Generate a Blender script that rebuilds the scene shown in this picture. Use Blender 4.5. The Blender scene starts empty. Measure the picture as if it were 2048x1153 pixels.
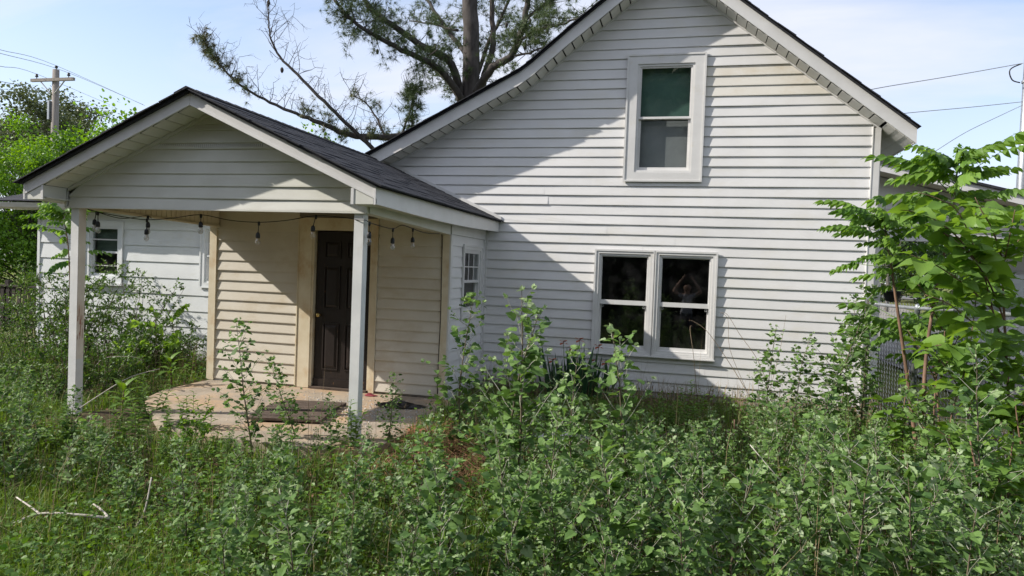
import bpy, math, random
import numpy as np
from mathutils import Vector, Matrix

rng = np.random.default_rng(11)
random.seed(11)
sc = bpy.context.scene
COL = sc.collection
rad = math.radians

# ------------------------------------------------------------------ camera
CZ = 1.65                                            # lens height above the porch floor
YAW, PIT, ROL, FPX = rad(13.9616), rad(1.5339), rad(2.1524), 1410.25
_F = np.array([-math.sin(YAW)*math.cos(PIT), math.cos(YAW)*math.cos(PIT), -math.sin(PIT)])
_r = np.array([math.cos(YAW), math.sin(YAW), 0.0])
_u = np.cross(_r, _F)
RGT = math.cos(ROL)*_r + math.sin(ROL)*_u
UPV = -math.sin(ROL)*_r + math.cos(ROL)*_u
camd = bpy.data.cameras.new('camera')
camd.sensor_width = 36.0
camd.lens = FPX/2048*36
camd.clip_start = 0.05
camd.clip_end = 2000
cam = bpy.data.objects.new('camera', camd)
cam.matrix_world = Matrix(((RGT[0], UPV[0], -_F[0], 0), (RGT[1], UPV[1], -_F[1], 0), (RGT[2], UPV[2], -_F[2], CZ), (0, 0, 0, 1)))
COL.objects.link(cam)
sc.camera = cam

# ------------------------------------------------------------------ sky, sun, exposure
SUN = Vector((2.76, 1.0, -1.96)).normalized()        # direction in which the light travels
ELEV = math.asin(-SUN.z)
world = bpy.data.worlds.new('World')
sc.world = world
world.use_nodes = True
wn, wl = world.node_tree.nodes, world.node_tree.links
wn.clear()
sky = wn.new('ShaderNodeTexSky')
sky.sky_type = 'NISHITA'
sky.sun_disc = False
sky.sun_elevation = ELEV
sky.sun_rotation = math.atan2(-SUN.x, -SUN.y)
sky.altitude = 200
sky.air_density = 1.0
sky.dust_density = 0.9
sky.ozone_density = 2.2
# thin high cirrus: streaked noise on a far plane above, fading into a milky haze low down
tc = wn.new('ShaderNodeTexCoord')
sep = wn.new('ShaderNodeSeparateXYZ'); wl.new(tc.outputs['Generated'], sep.inputs[0])
zz = wn.new('ShaderNodeMath'); zz.operation = 'MAXIMUM'; zz.inputs[1].default_value = 0.0; wl.new(sep.outputs['Z'], zz.inputs[0])
za = wn.new('ShaderNodeMath'); za.operation = 'ADD'; za.inputs[1].default_value = 0.18; wl.new(zz.outputs[0], za.inputs[0])
dx = wn.new('ShaderNodeMath'); dx.operation = 'DIVIDE'; wl.new(sep.outputs['X'], dx.inputs[0]); wl.new(za.outputs[0], dx.inputs[1])
dy = wn.new('ShaderNodeMath'); dy.operation = 'DIVIDE'; wl.new(sep.outputs['Y'], dy.inputs[0]); wl.new(za.outputs[0], dy.inputs[1])
cmb = wn.new('ShaderNodeCombineXYZ'); wl.new(dx.outputs[0], cmb.inputs[0]); wl.new(dy.outputs[0], cmb.inputs[1])
mp = wn.new('ShaderNodeMapping'); mp.inputs['Rotation'].default_value = (0, 0, rad(-24)); mp.inputs['Scale'].default_value = (0.35, 1.15, 1); mp.inputs['Location'].default_value = (3.4, 1.2, 0)
wl.new(cmb.outputs[0], mp.inputs[0])
nz = wn.new('ShaderNodeTexNoise'); nz.inputs['Scale'].default_value = 1.1; nz.inputs['Detail'].default_value = 7; nz.inputs['Roughness'].default_value = 0.55; nz.inputs['Distortion'].default_value = 0.6
wl.new(mp.outputs[0], nz.inputs['Vector'])
rp = wn.new('ShaderNodeValToRGB')
rp.color_ramp.elements[0].position = 0.35; rp.color_ramp.elements[0].color = (0.10, 0.10, 0.10, 1)
rp.color_ramp.elements[1].position = 0.60; rp.color_ramp.elements[1].color = (0.93, 0.93, 0.93, 1)
wl.new(nz.outputs[0], rp.inputs[0])
hz = wn.new('ShaderNodeMapRange'); hz.inputs['From Min'].default_value = 0.0; hz.inputs['From Max'].default_value = 0.46; hz.inputs['To Min'].default_value = 0.8; hz.inputs['To Max'].default_value = 0.0
wl.new(sep.outputs['Z'], hz.inputs['Value'])
mxv = wn.new('ShaderNodeMath'); mxv.operation = 'MAXIMUM'; wl.new(rp.outputs['Color'], mxv.inputs[0]); wl.new(hz.outputs[0], mxv.inputs[1])
mix = wn.new('ShaderNodeMixRGB'); wl.new(mxv.outputs[0], mix.inputs[0]); wl.new(sky.outputs[0], mix.inputs[1]); mix.inputs[2].default_value = (4.0, 4.15, 4.75, 1)
bg = wn.new('ShaderNodeBackground'); bg.inputs['Strength'].default_value = 0.122
wl.new(mix.outputs[0], bg.inputs['Color'])
wo = wn.new('ShaderNodeOutputWorld'); wl.new(bg.outputs[0], wo.inputs[0])

sund = bpy.data.lights.new('sun', 'SUN')
sund.energy = 3.7
sund.angle = rad(0.55)
sund.color = (1.0, 0.935, 0.85)
suno = bpy.data.objects.new('sun', sund)
suno.rotation_euler = SUN.to_track_quat('-Z', 'Y').to_euler()
suno.location = (-20, -8, 15)
COL.objects.link(suno)

vs = sc.view_settings
vs.view_transform = 'Standard'
vs.look = 'None'
vs.exposure = 0.90
vs.gamma = 1.0
vs.use_curve_mapping = False
sc.cycles.max_bounces = 8
sc.cycles.transparent_max_bounces = 16
sc.cycles.sample_clamp_indirect = 6

# ------------------------------------------------------------------ mesh helpers
def link(o, parent=None, inv=None):
    COL.objects.link(o)
    if parent is not None:
        o.parent = parent
        if inv is not None:
            o.matrix_parent_inverse = inv
    return o

def mesh_np(name, V, faces, mats, mat_idx=None, tint=None, smooth=False):
    """faces: list of (m,k) int arrays"""
    V = np.asarray(V, dtype=np.float32).reshape(-1, 3)
    me = bpy.data.meshes.new(name)
    me.vertices.add(len(V))
    me.vertices.foreach_set('co', V.ravel())
    faces = [np.asarray(f, dtype=np.int32) for f in faces if len(f)]
    loops = np.concatenate([f.ravel() for f in faces])
    cnt = np.concatenate([np.full(len(f), f.shape[1], dtype=np.int32) for f in faces])
    st = np.concatenate([[0], np.cumsum(cnt)[:-1]]).astype(np.int32)
    me.loops.add(len(loops))
    me.loops.foreach_set('vertex_index', loops)
    me.polygons.add(len(cnt))
    me.polygons.foreach_set('loop_start', st)
    if not isinstance(mats, (list, tuple)):
        mats = [mats]
    for m in mats:
        me.materials.append(m)
    if mat_idx is not None:
        me.polygons.foreach_set('material_index', np.asarray(mat_idx, dtype=np.int32))
    me.polygons.foreach_set('use_smooth', np.full(len(cnt), bool(smooth)))
    me.update(calc_edges=True)
    if tint is not None:
        a = me.attributes.new('tint', 'FLOAT', 'POINT')
        a.data.foreach_set('value', np.asarray(tint, dtype=np.float32))
    return me

def obj(name, me, parent=None, inv=None):
    return link(bpy.data.objects.new(name, me), parent, inv)

class MB:
    """collects shapes for one mesh"""
    def __init__(s):
        s.v, s.q, s.t, s.n = [], [], [], 0
        s.p = []
    def add(s, V, quads=(), tris=()):
        b = s.n
        V = np.asarray(V, float).reshape(-1, 3)
        s.v.append(V); s.n += len(V)
        if len(quads): s.q.append(np.asarray(quads, int) + b)
        if len(tris): s.t.append(np.asarray(tris, int) + b)
        return b
    def box(s, x0, x1, y0, y1, z0, z1):
        V = [(x0,y0,z0),(x1,y0,z0),(x1,y1,z0),(x0,y1,z0),(x0,y0,z1),(x1,y0,z1),(x1,y1,z1),(x0,y1,z1)]
        s.add(V, [(0,3,2,1),(4,5,6,7),(0,1,5,4),(1,2,6,5),(2,3,7,6),(3,0,4,7)]); return s
    def hexa(s, V):
        s.add(V, [(0,3,2,1),(4,5,6,7),(0,1,5,4),(1,2,6,5),(2,3,7,6),(3,0,4,7)]); return s
    def prism(s, poly, d):
        """closed polygon of 3-D points, extruded by vector d"""
        poly = np.asarray(poly, float); n = len(poly); d = np.asarray(d, float)
        V = np.concatenate([poly, poly + d])
        s.add(V, [(i, (i+1) % n, (i+1) % n + n, i + n) for i in range(n)])
        b = s.n - 2*n
        s.p.append(np.arange(n)[::-1] + b); s.p.append(np.arange(n) + n + b)
        return s
    def tube(s, pts, radii, k=6, cap=True):
        pts = np.asarray(pts, float); m = len(pts)
        radii = np.broadcast_to(np.asarray(radii, float), (m,))
        T = np.gradient(pts, axis=0); T /= np.linalg.norm(T, axis=1)[:, None] + 1e-9
        up = np.array([0, 0, 1.0]) if abs(T[0, 2]) < 0.9 else np.array([1.0, 0, 0])
        V = []
        for i in range(m):
            a = np.cross(up, T[i]); a /= np.linalg.norm(a) + 1e-9
            b = np.cross(T[i], a); up = b
            ang = np.arange(k)*2*np.pi/k
            V.append(pts[i] + radii[i]*(np.cos(ang)[:, None]*a + np.sin(ang)[:, None]*b))
        V = np.concatenate(V)
        Q = [(i*k+j, i*k+(j+1) % k, (i+1)*k+(j+1) % k, (i+1)*k+j) for i in range(m-1) for j in range(k)]
        b0 = s.add(V, Q)
        if cap and k >= 3:
            s.p.append(np.arange(k)[::-1] + b0); s.p.append(np.arange(k) + b0 + (m-1)*k)
        return s
    def lathe(s, c, prof, k=12):
        """prof: (r, z) rings about the vertical axis through c"""
        c = np.asarray(c, float); ang = np.arange(k)*2*np.pi/k
        V = np.concatenate([np.stack([c[0]+r*np.cos(ang), c[1]+r*np.sin(ang), np.full(k, c[2]+z)], -1) for r, z in prof])
        Q = [(i*k+j, i*k+(j+1) % k, (i+1)*k+(j+1) % k, (i+1)*k+j) for i in range(len(prof)-1) for j in range(k)]
        b0 = s.add(V, Q)
        s.p.append(np.arange(k)[::-1] + b0); s.p.append(np.arange(k) + b0 + (len(prof)-1)*k)
        return s
    def build(s, name, mat, parent=None, inv=None, smooth=False):
        F = []
        if s.q: F.append(np.concatenate(s.q))
        if s.t: F.append(np.concatenate(s.t))
        for p in s.p: F.append(np.asarray(p)[None, :])
        return obj(name, mesh_np(name, np.concatenate(s.v), F, mat, smooth=smooth), parent, inv)

def thing(name, label, cat, loc=(0, 0, 0), rotz=0.0, group=None):
    o = bpy.data.objects.new(name, None)
    o.empty_display_size = 0.2
    o.location = loc; o.rotation_euler = (0, 0, rotz)
    o['label'] = label; o['category'] = cat
    if group: o['group'] = group
    COL.objects.link(o)
    return o

def tag(o, label, cat, group=None):
    o['label'] = label; o['category'] = cat
    if group: o['group'] = group
    return o

def struct(o):
    o['kind'] = 'structure'; return o

def stuff(o, label=None, cat=None):
    o['kind'] = 'stuff'
    if label: o['label'] = label
    if cat: o['category'] = cat
    return o

def inv_of(loc):
    return Matrix.Translation(-Vector(loc))

# a point on the plane y = Y seen at a pixel of the survey photograph (used once, to lay the place out)
def at(px, py, Y):
    d = (px-1024)/FPX*RGT - (py-576.5)/FPX*UPV + _F
    P = d*(Y/d[1]); P[2] += CZ
    return P
def at_z(px, py, z):
    d = (px-1024)/FPX*RGT - (py-576.5)/FPX*UPV + _F
    P = d*((z-CZ)/d[2]); P[2] += CZ
    return P
def at_x(px, py, x):
    d = (px-1024)/FPX*RGT - (py-576.5)/FPX*UPV + _F
    P = d*(x/d[0]); P[2] += CZ
    return P
def to_px(P):
    P = np.asarray(P, float) - np.array([0, 0, CZ]); d = P @ _F
    return np.array([1024 + FPX*(P @ RGT)/d, 576.5 - FPX*(P @ UPV)/d])

# ------------------------------------------------------------------ materials
def nodes(name):
    m = bpy.data.materials.new(name); m.use_nodes = True
    nt = m.node_tree; nt.nodes.clear()
    return m, nt.nodes, nt.links

def ramp(n, stops):
    r = n.new('ShaderNodeValToRGB'); e = r.color_ramp.elements
    while len(e) < len(stops): e.new(0.5)
    for i, (p, c) in enumerate(stops):
        e[i].position = p; e[i].color = (*c, 1)
    return r

def mat_solid(name, c0, c1, scale=8, rough=0.6, bump=0.0, bscale=60, metal=0.0, spec=0.4, stretch=(1, 1, 1), stain=None, detail=5):
    """two-tone noise, optional second stain colour: (colour, scale, lo, hi, stretch)"""
    m, n, l = nodes(name)
    tc = n.new('ShaderNodeTexCoord')
    mp = n.new('ShaderNodeMapping'); mp.inputs['Scale'].default_value = stretch
    l.new(tc.outputs['Object'], mp.inputs[0])
    nz = n.new('ShaderNodeTexNoise'); nz.inputs['Scale'].default_value = scale; nz.inputs['Detail'].default_value = detail
    nz.inputs['Roughness'].default_value = 0.6
    l.new(mp.outputs[0], nz.inputs['Vector'])
    r = ramp(n, [(0.3, c0), (0.7, c1)]); l.new(nz.outputs[0], r.inputs[0])
    col = r.outputs[0]
    if stain:
        for (sc_, ss, lo, hi, st) in (stain if isinstance(stain, list) else [stain]):
            mp2 = n.new('ShaderNodeMapping'); mp2.inputs['Scale'].default_value = st; l.new(tc.outputs['Object'], mp2.inputs[0])
            n2 = n.new('ShaderNodeTexNoise'); n2.inputs['Scale'].default_value = ss; n2.inputs['Detail'].default_value = 6; n2.inputs['Roughness'].default_value = 0.65
            l.new(mp2.outputs[0], n2.inputs['Vector'])
            r2 = ramp(n, [(lo, (0, 0, 0)), (hi, (1, 1, 1))]); l.new(n2.outputs[0], r2.inputs[0])
            mx = n.new('ShaderNodeMixRGB'); l.new(r2.outputs[0], mx.inputs[0]); l.new(col, mx.inputs[1]); mx.inputs[2].default_value = (*sc_, 1)
            col = mx.outputs[0]
    b = n.new('ShaderNodeBsdfPrincipled')
    l.new(col, b.inputs['Base Color'])
    b.inputs['Roughness'].default_value = rough; b.inputs['Metallic'].default_value = metal
    b.inputs['Specular IOR Level'].default_value = spec
    if bump:
        nb = n.new('ShaderNodeTexNoise'); nb.inputs['Scale'].default_value = bscale; nb.inputs['Detail'].default_value = 4
        l.new(mp.outputs[0], nb.inputs['Vector'])
        bp = n.new('ShaderNodeBump'); bp.inputs['Strength'].default_value = bump; bp.inputs['Distance'].default_value = 0.01
        l.new(nb.outputs[0], bp.inputs['Height']); l.new(bp.outputs[0], b.inputs['Normal'])
    o = n.new('ShaderNodeOutputMaterial'); l.new(b.outputs[0], o.inputs[0])
    return m

def mat_leaf(name, dark, light, pale=None, trans=0.35, rough=0.5, spec=0.35):
    """tint 0..1 runs dark -> light; above 1 towards the pale felted young leaves"""
    m, n, l = nodes(name)
    at_ = n.new('ShaderNodeAttribute'); at_.attribute_name = 'tint'
    oi = n.new('ShaderNodeObjectInfo')
    j = n.new('ShaderNodeMath'); j.operation = 'MULTIPLY_ADD'; j.inputs[1].default_value = 0.44; j.inputs[2].default_value = -0.22
    l.new(oi.outputs['Random'], j.inputs[0])
    a = n.new('ShaderNodeMath'); a.operation = 'ADD'; l.new(at_.outputs['Fac'], a.inputs[0]); l.new(j.outputs[0], a.inputs[1])
    h = n.new('ShaderNodeMath'); h.operation = 'MULTIPLY'; h.inputs[1].default_value = 0.5; l.new(a.outputs[0], h.inputs[0])
    r = ramp(n, [(0.0, dark), (0.45, light), (0.55, light), (1.0, pale or light)])
    l.new(h.outputs[0], r.inputs[0])
    b = n.new('ShaderNodeBsdfPrincipled'); l.new(r.outputs[0], b.inputs['Base Color'])
    b.inputs['Roughness'].default_value = rough; b.inputs['Specular IOR Level'].default_value = spec
    t = n.new('ShaderNodeBsdfTranslucent')
    hs = n.new('ShaderNodeHueSaturation'); hs.inputs['Hue'].default_value = 0.485; hs.inputs['Saturation'].default_value = 1.15; hs.inputs['Value'].default_value = 1.3
    l.new(r.outputs[0], hs.inputs['Color']); l.new(hs.outputs[0], t.inputs['Color'])
    mx = n.new('ShaderNodeMixShader'); mx.inputs[0].default_value = trans
    l.new(b.outputs[0], mx.inputs[1]); l.new(t.outputs[0], mx.inputs[2])
    o = n.new('ShaderNodeOutputMaterial'); l.new(mx.outputs[0], o.inputs[0])
    return m

def mat_glass(name, tint=(0.85, 0.9, 0.9), dust=0.04):
    m, n, l = nodes(name)
    tr = n.new('ShaderNodeBsdfTransparent'); tr.inputs[0].default_value = (*tint, 1)
    gl = n.new('ShaderNodeBsdfGlossy'); gl.inputs['Roughness'].default_value = 0.015
    # thin pane: reflectance depends on the angle only, the same from both sides
    fr = n.new('ShaderNodeLayerWeight'); fr.inputs['Blend'].default_value = 0.5
    pw = n.new('ShaderNodeMath'); pw.operation = 'POWER'; pw.inputs[1].default_value = 4.5; l.new(fr.outputs['Facing'], pw.inputs[0])
    f2 = n.new('ShaderNodeMath'); f2.operation = 'MULTIPLY_ADD'; f2.inputs[1].default_value = 0.85; f2.inputs[2].default_value = 0.085; l.new(pw.outputs[0], f2.inputs[0])
    mx = n.new('ShaderNodeMixShader'); l.new(f2.outputs[0], mx.inputs[0]); l.new(tr.outputs[0], mx.inputs[1]); l.new(gl.outputs[0], mx.inputs[2])
    # a film of dust, thicker in patches
    tc = n.new('ShaderNodeTexCoord'); nz = n.new('ShaderNodeTexNoise'); nz.inputs['Scale'].default_value = 5; nz.inputs['Detail'].default_value = 8
    l.new(tc.outputs['Object'], nz.inputs['Vector'])
    r = ramp(n, [(0.42, (0.15*dust,)*3), (0.75, (2.4*dust,)*3)]); l.new(nz.outputs[0], r.inputs[0])
    df = n.new('ShaderNodeBsdfDiffuse'); df.inputs[0].default_value = (0.55, 0.55, 0.55, 1)
    m2 = n.new('ShaderNodeMixShader'); l.new(r.outputs[0], m2.inputs[0]); l.new(mx.outputs[0], m2.inputs[1]); l.new(df.outputs[0], m2.inputs[2])
    o = n.new('ShaderNodeOutputMaterial'); l.new(m2.outputs[0], o.inputs[0])
    return m

M = {}
M['white'] = mat_solid('white_vinyl', (0.610, 0.606, 0.598), (0.672, 0.668, 0.660), scale=2.2, rough=0.45, bump=0.05, bscale=90,
                       stain=[((0.60, 0.58, 0.52), 1.6, 0.52, 0.85, (1, 1, 2.5)), ((0.40, 0.38, 0.34), 26, 0.74, 0.80, (1, 1, 1))])
M['yellowed'] = mat_solid('yellowed_vinyl', (0.60, 0.57, 0.50), (0.67, 0.65, 0.60), scale=1.7, rough=0.5, bump=0.05, bscale=90,
                       stain=((0.55, 0.48, 0.36), 2.3, 0.50, 0.80, (1, 1, 2)))
M['gable'] = mat_solid('porch_gable_vinyl', (0.54, 0.54, 0.49), (0.62, 0.62, 0.57), scale=2.2, rough=0.5, bump=0.04, bscale=80,
                       stain=((0.50, 0.50, 0.42), 2.0, 0.5, 0.85, (1, 1, 2)))
M['beige'] = mat_solid('stained_cream_vinyl', (0.53, 0.485, 0.40), (0.615, 0.58, 0.50), scale=2.0, rough=0.5, bump=0.06, bscale=70,
                       stain=[((0.46, 0.385, 0.26), 2.2, 0.52, 0.84, (1, 1, 1.6)), ((0.30, 0.25, 0.18), 21, 0.70, 0.76, (1.6, 1, 1))])
M['board'] = mat_solid('painted_board', (0.58, 0.605, 0.61), (0.65, 0.67, 0.67), scale=3, rough=0.6, bump=0.08, bscale=40,
                       stain=((0.55, 0.55, 0.48), 3, 0.55, 0.85, (1, 1, 2)))
M['trim'] = mat_solid('white_trim', (0.57, 0.565, 0.55), (0.645, 0.64, 0.625), scale=4, rough=0.4, bump=0.03,
                      stain=((0.55, 0.52, 0.44), 5, 0.58, 0.85, (1, 1, 1)))
M['casing'] = mat_solid('dirty_cream_casing', (0.56, 0.48, 0.33), (0.68, 0.62, 0.48), scale=3.5, rough=0.55, bump=0.06,
                        stain=((0.46, 0.30, 0.14), 4, 0.52, 0.8, (1, 1, 0.7)))
M['soffit'] = mat_solid('soffit_panel', (0.58, 0.57, 0.53), (0.66, 0.65, 0.61), scale=5, rough=0.55)
M['soffit_tan'] = mat_solid('soffit_tan', (0.56, 0.50, 0.38), (0.64, 0.58, 0.46), scale=5, rough=0.55)
M['backing'] = mat_solid('wall_sheathing', (0.20, 0.18, 0.15), (0.26, 0.23, 0.19), scale=6, rough=0.9)
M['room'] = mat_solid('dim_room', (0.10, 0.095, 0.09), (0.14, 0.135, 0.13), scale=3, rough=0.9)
M['shingle'] = mat_solid('black_shingle', (0.012, 0.013, 0.018), (0.045, 0.047, 0.055), scale=160, rough=0.85, bump=0.5, bscale=260, spec=0.25,
                         stain=((0.075, 0.075, 0.08), 3.5, 0.55, 0.85, (1, 1, 1)))
M['door'] = mat_solid('dark_brown_door', (0.010, 0.007, 0.006), (0.020, 0.013, 0.011), scale=6, rough=0.42, bump=0.25, bscale=30, stretch=(6, 6, 0.6),
                      stain=((0.22, 0.12, 0.05), 9, 0.66, 0.74, (3, 1, 0.8)))
M['brass'] = mat_solid('brass', (0.45, 0.32, 0.10), (0.55, 0.42, 0.16), rough=0.35, metal=0.9)
M['concrete'] = mat_solid('porch_concrete', (0.25, 0.205, 0.155), (0.39, 0.335, 0.265), scale=3, rough=0.85, bump=0.3, bscale=45,
                          stain=[((0.42, 0.26, 0.13), 1.5, 0.46, 0.72, (1, 1, 1)), ((0.13, 0.11, 0.085), 3.2, 0.60, 0.78, (1, 1, 1)), ((0.20, 0.17, 0.13), 7, 0.62, 0.80, (1, 1, 1))])
M['footing'] = mat_solid('footing_concrete', (0.28, 0.27, 0.25), (0.42, 0.40, 0.37), scale=5, rough=0.9, bump=0.3, bscale=40)
M['post'] = mat_solid('painted_post', (0.56, 0.57, 0.565), (0.66, 0.66, 0.645), scale=4, rough=0.5, bump=0.05,
                      stain=((0.52, 0.48, 0.40), 5, 0.58, 0.82, (2, 2, 0.6)))
M['post_red'] = mat_solid('post_red_smears', (0.60, 0.53, 0.46), (0.72, 0.67, 0.60), scale=4, rough=0.5, bump=0.05,
                      stain=[((0.52, 0.38, 0.28), 3, 0.5, 0.8, (2, 2, 0.4))])
M['glass'] = mat_glass('window_glass', dust=0.010)
M['black'] = mat_solid('black_rubber', (0.010, 0.010, 0.011), (0.022, 0.022, 0.024), rough=0.55)
M['galv'] = mat_solid('galvanised_steel', (0.22, 0.24, 0.26), (0.36, 0.38, 0.40), scale=30, rough=0.45, metal=0.65)
M['galv_dark'] = mat_solid('weathered_wire', (0.26, 0.27, 0.28), (0.40, 0.41, 0.42), scale=20, rough=0.5, metal=0.6)
M['mat_wood'] = mat_solid('weathered_dark_planks', (0.050, 0.035, 0.026), (0.11, 0.080, 0.060), scale=7, rough=0.85, bump=0.4, bscale=40)
M['brick'] = mat_solid('red_brick', (0.26, 0.10, 0.06), (0.36, 0.16, 0.10), scale=14, rough=0.9, bump=0.4, bscale=60)
M['dead'] = mat_solid('bleached_dead_wood', (0.36, 0.32, 0.27), (0.58, 0.54, 0.48), scale=9, rough=0.8, bump=0.2, stretch=(1, 1, 1))
M['stalk'] = mat_solid('dry_stalk', (0.16, 0.12, 0.08), (0.30, 0.23, 0.15), scale=9, rough=0.8)
M['rust'] = mat_solid('rusty_straw', (0.20, 0.095, 0.045), (0.38, 0.22, 0.12), scale=5, rough=0.9)
M['straw'] = mat_solid('dry_straw', (0.13, 0.095, 0.050), (0.30, 0.23, 0.13), scale=5, rough=0.9)
M['stem'] = mat_solid('sapling_bark', (0.075, 0.055, 0.035), (0.17, 0.14, 0.10), scale=12, rough=0.8)
M['stem_pale'] = mat_solid('felted_twig', (0.20, 0.20, 0.14), (0.42, 0.42, 0.36), scale=12, rough=0.85)
M['stem_red'] = mat_solid('reddish_bark', (0.085, 0.050, 0.035), (0.24, 0.145, 0.095), scale=14, rough=0.75, stretch=(1, 1, 0.3))
M['bark'] = mat_solid('pine_bark', (0.030, 0.025, 0.022), (0.085, 0.075, 0.068), scale=7, rough=0.95, bump=0.8, bscale=14, stretch=(1, 1, 0.35))
M['bark_grey'] = mat_solid('grey_bark', (0.07, 0.065, 0.055), (0.15, 0.14, 0.12), scale=6, rough=0.95, bump=0.5, bscale=14, stretch=(1, 1, 0.35))
M['pole_wood'] = mat_solid('weathered_pole', (0.16, 0.14, 0.12), (0.30, 0.27, 0.24), scale=4, rough=0.9, bump=0.2, stretch=(6, 6, 0.5))
M['dark_wood'] = mat_solid('dark_stained_pickets', (0.016, 0.012, 0.010), (0.040, 0.030, 0.024), scale=6, rough=0.85, bump=0.2)
M['shade'] = mat_solid('green_shade', (0.050, 0.105, 0.082), (0.080, 0.150, 0.118), scale=3, rough=0.8)
M['screen'] = mat_solid('insect_screen', (0.20, 0.20, 0.20), (0.25, 0.25, 0.25), scale=2.5, rough=0.8)
M['blind'] = mat_solid('old_blind', (0.07, 0.10, 0.075), (0.12, 0.15, 0.115), scale=5, rough=0.8)
M['alu'] = mat_solid('aluminium_frame', (0.42, 0.42, 0.41), (0.55, 0.55, 0.54), scale=9, rough=0.5, metal=0.2)
M['poplar'] = mat_leaf('poplar_leaf', (0.046, 0.106, 0.028), (0.168, 0.284, 0.074), (0.36, 0.44, 0.27), trans=0.36, rough=0.55, spec=0.3)
M['privet'] = mat_leaf('privet_leaf', (0.042, 0.098, 0.020), (0.140, 0.245, 0.045), trans=0.3)
M['broad'] = mat_leaf('broad_leaf', (0.070, 0.155, 0.028), (0.205, 0.340, 0.065), (0.26, 0.38, 0.07), trans=0.48, rough=0.5)
M['pinnate'] = mat_leaf('pinnate_leaf', (0.060, 0.148, 0.026), (0.190, 0.325, 0.060), (0.32, 0.40, 0.06), trans=0.48, rough=0.45)
M['weed'] = mat_leaf('weed_leaf', (0.044, 0.110, 0.018), (0.150, 0.265, 0.042), trans=0.35)
M['maple'] = mat_leaf('maple_leaf', (0.060, 0.145, 0.020), (0.185, 0.345, 0.045), trans=0.4)
M['oak'] = mat_leaf('oak_leaf', (0.055, 0.075, 0.030), (0.120, 0.150, 0.060), trans=0.3)
M['hedge'] = mat_leaf('hedge_leaf', (0.020, 0.050, 0.014), (0.060, 0.110, 0.030), trans=0.25)
M['needle'] = mat_leaf('pine_needle', (0.034, 0.062, 0.020), (0.105, 0.150, 0.046), (0.16, 0.13, 0.06), trans=0.15, rough=0.5)
M['grass'] = mat_leaf('grass_blade', (0.055, 0.115, 0.018), (0.155, 0.245, 0.040), (0.32, 0.28, 0.14), trans=0.35)
M['irisleaf'] = mat_leaf('iris_leaf', (0.018, 0.060, 0.024), (0.050, 0.115, 0.045), trans=0.15)
M['irisflower'] = mat_solid('rust_iris_petal', (0.20, 0.045, 0.020), (0.34, 0.10, 0.04), scale=20, rough=0.7)
M['soil'] = mat_solid('soil', (0.055, 0.038, 0.024), (0.13, 0.088, 0.052), scale=6, rough=0.95, bump=0.6, bscale=30,
                      stain=[((0.050, 0.080, 0.022), 2.2, 0.45, 0.65, (1, 1, 1)), ((0.17, 0.12, 0.075), 9, 0.55, 0.75, (1, 1, 1))])
# ------------------------------------------------------------------ the ground
def smooth01(t):
    t = np.clip(t, 0, 1); return t*t*(3-2*t)
def gz(x, y):
    x = np.asarray(x, float); y = np.asarray(y, float)
    z = -0.33 + 0.28*smooth01((y-4.2)/5.0) + 0.0*x
    z = z + 0.95*smooth01((y-13)/30)
    z = z + 0.02*np.sin(x*2.3+1.1)*np.cos(y*1.9) + 0.012*np.sin(x*5.1+y*4.3)
    # soil and roots heaped against the front of the slab
    z = z + 0.17*np.exp(-((y-5.35)/0.55)**2)*smooth01((x+7.6)/1.0)*smooth01((-1.9-x)/0.7)
    z = z + 0.20*np.exp(-(((x+5.75)+(y-6.05))**2/1.6 + ((x+5.75)-(y-6.05)+0.25)**2/0.9))
    # soil drifted against the right edge of the slab
    z = z + 0.17*np.exp(-((x+2.45)**2/0.22 + (y-7.2)**2/1.3))
    return z

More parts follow.
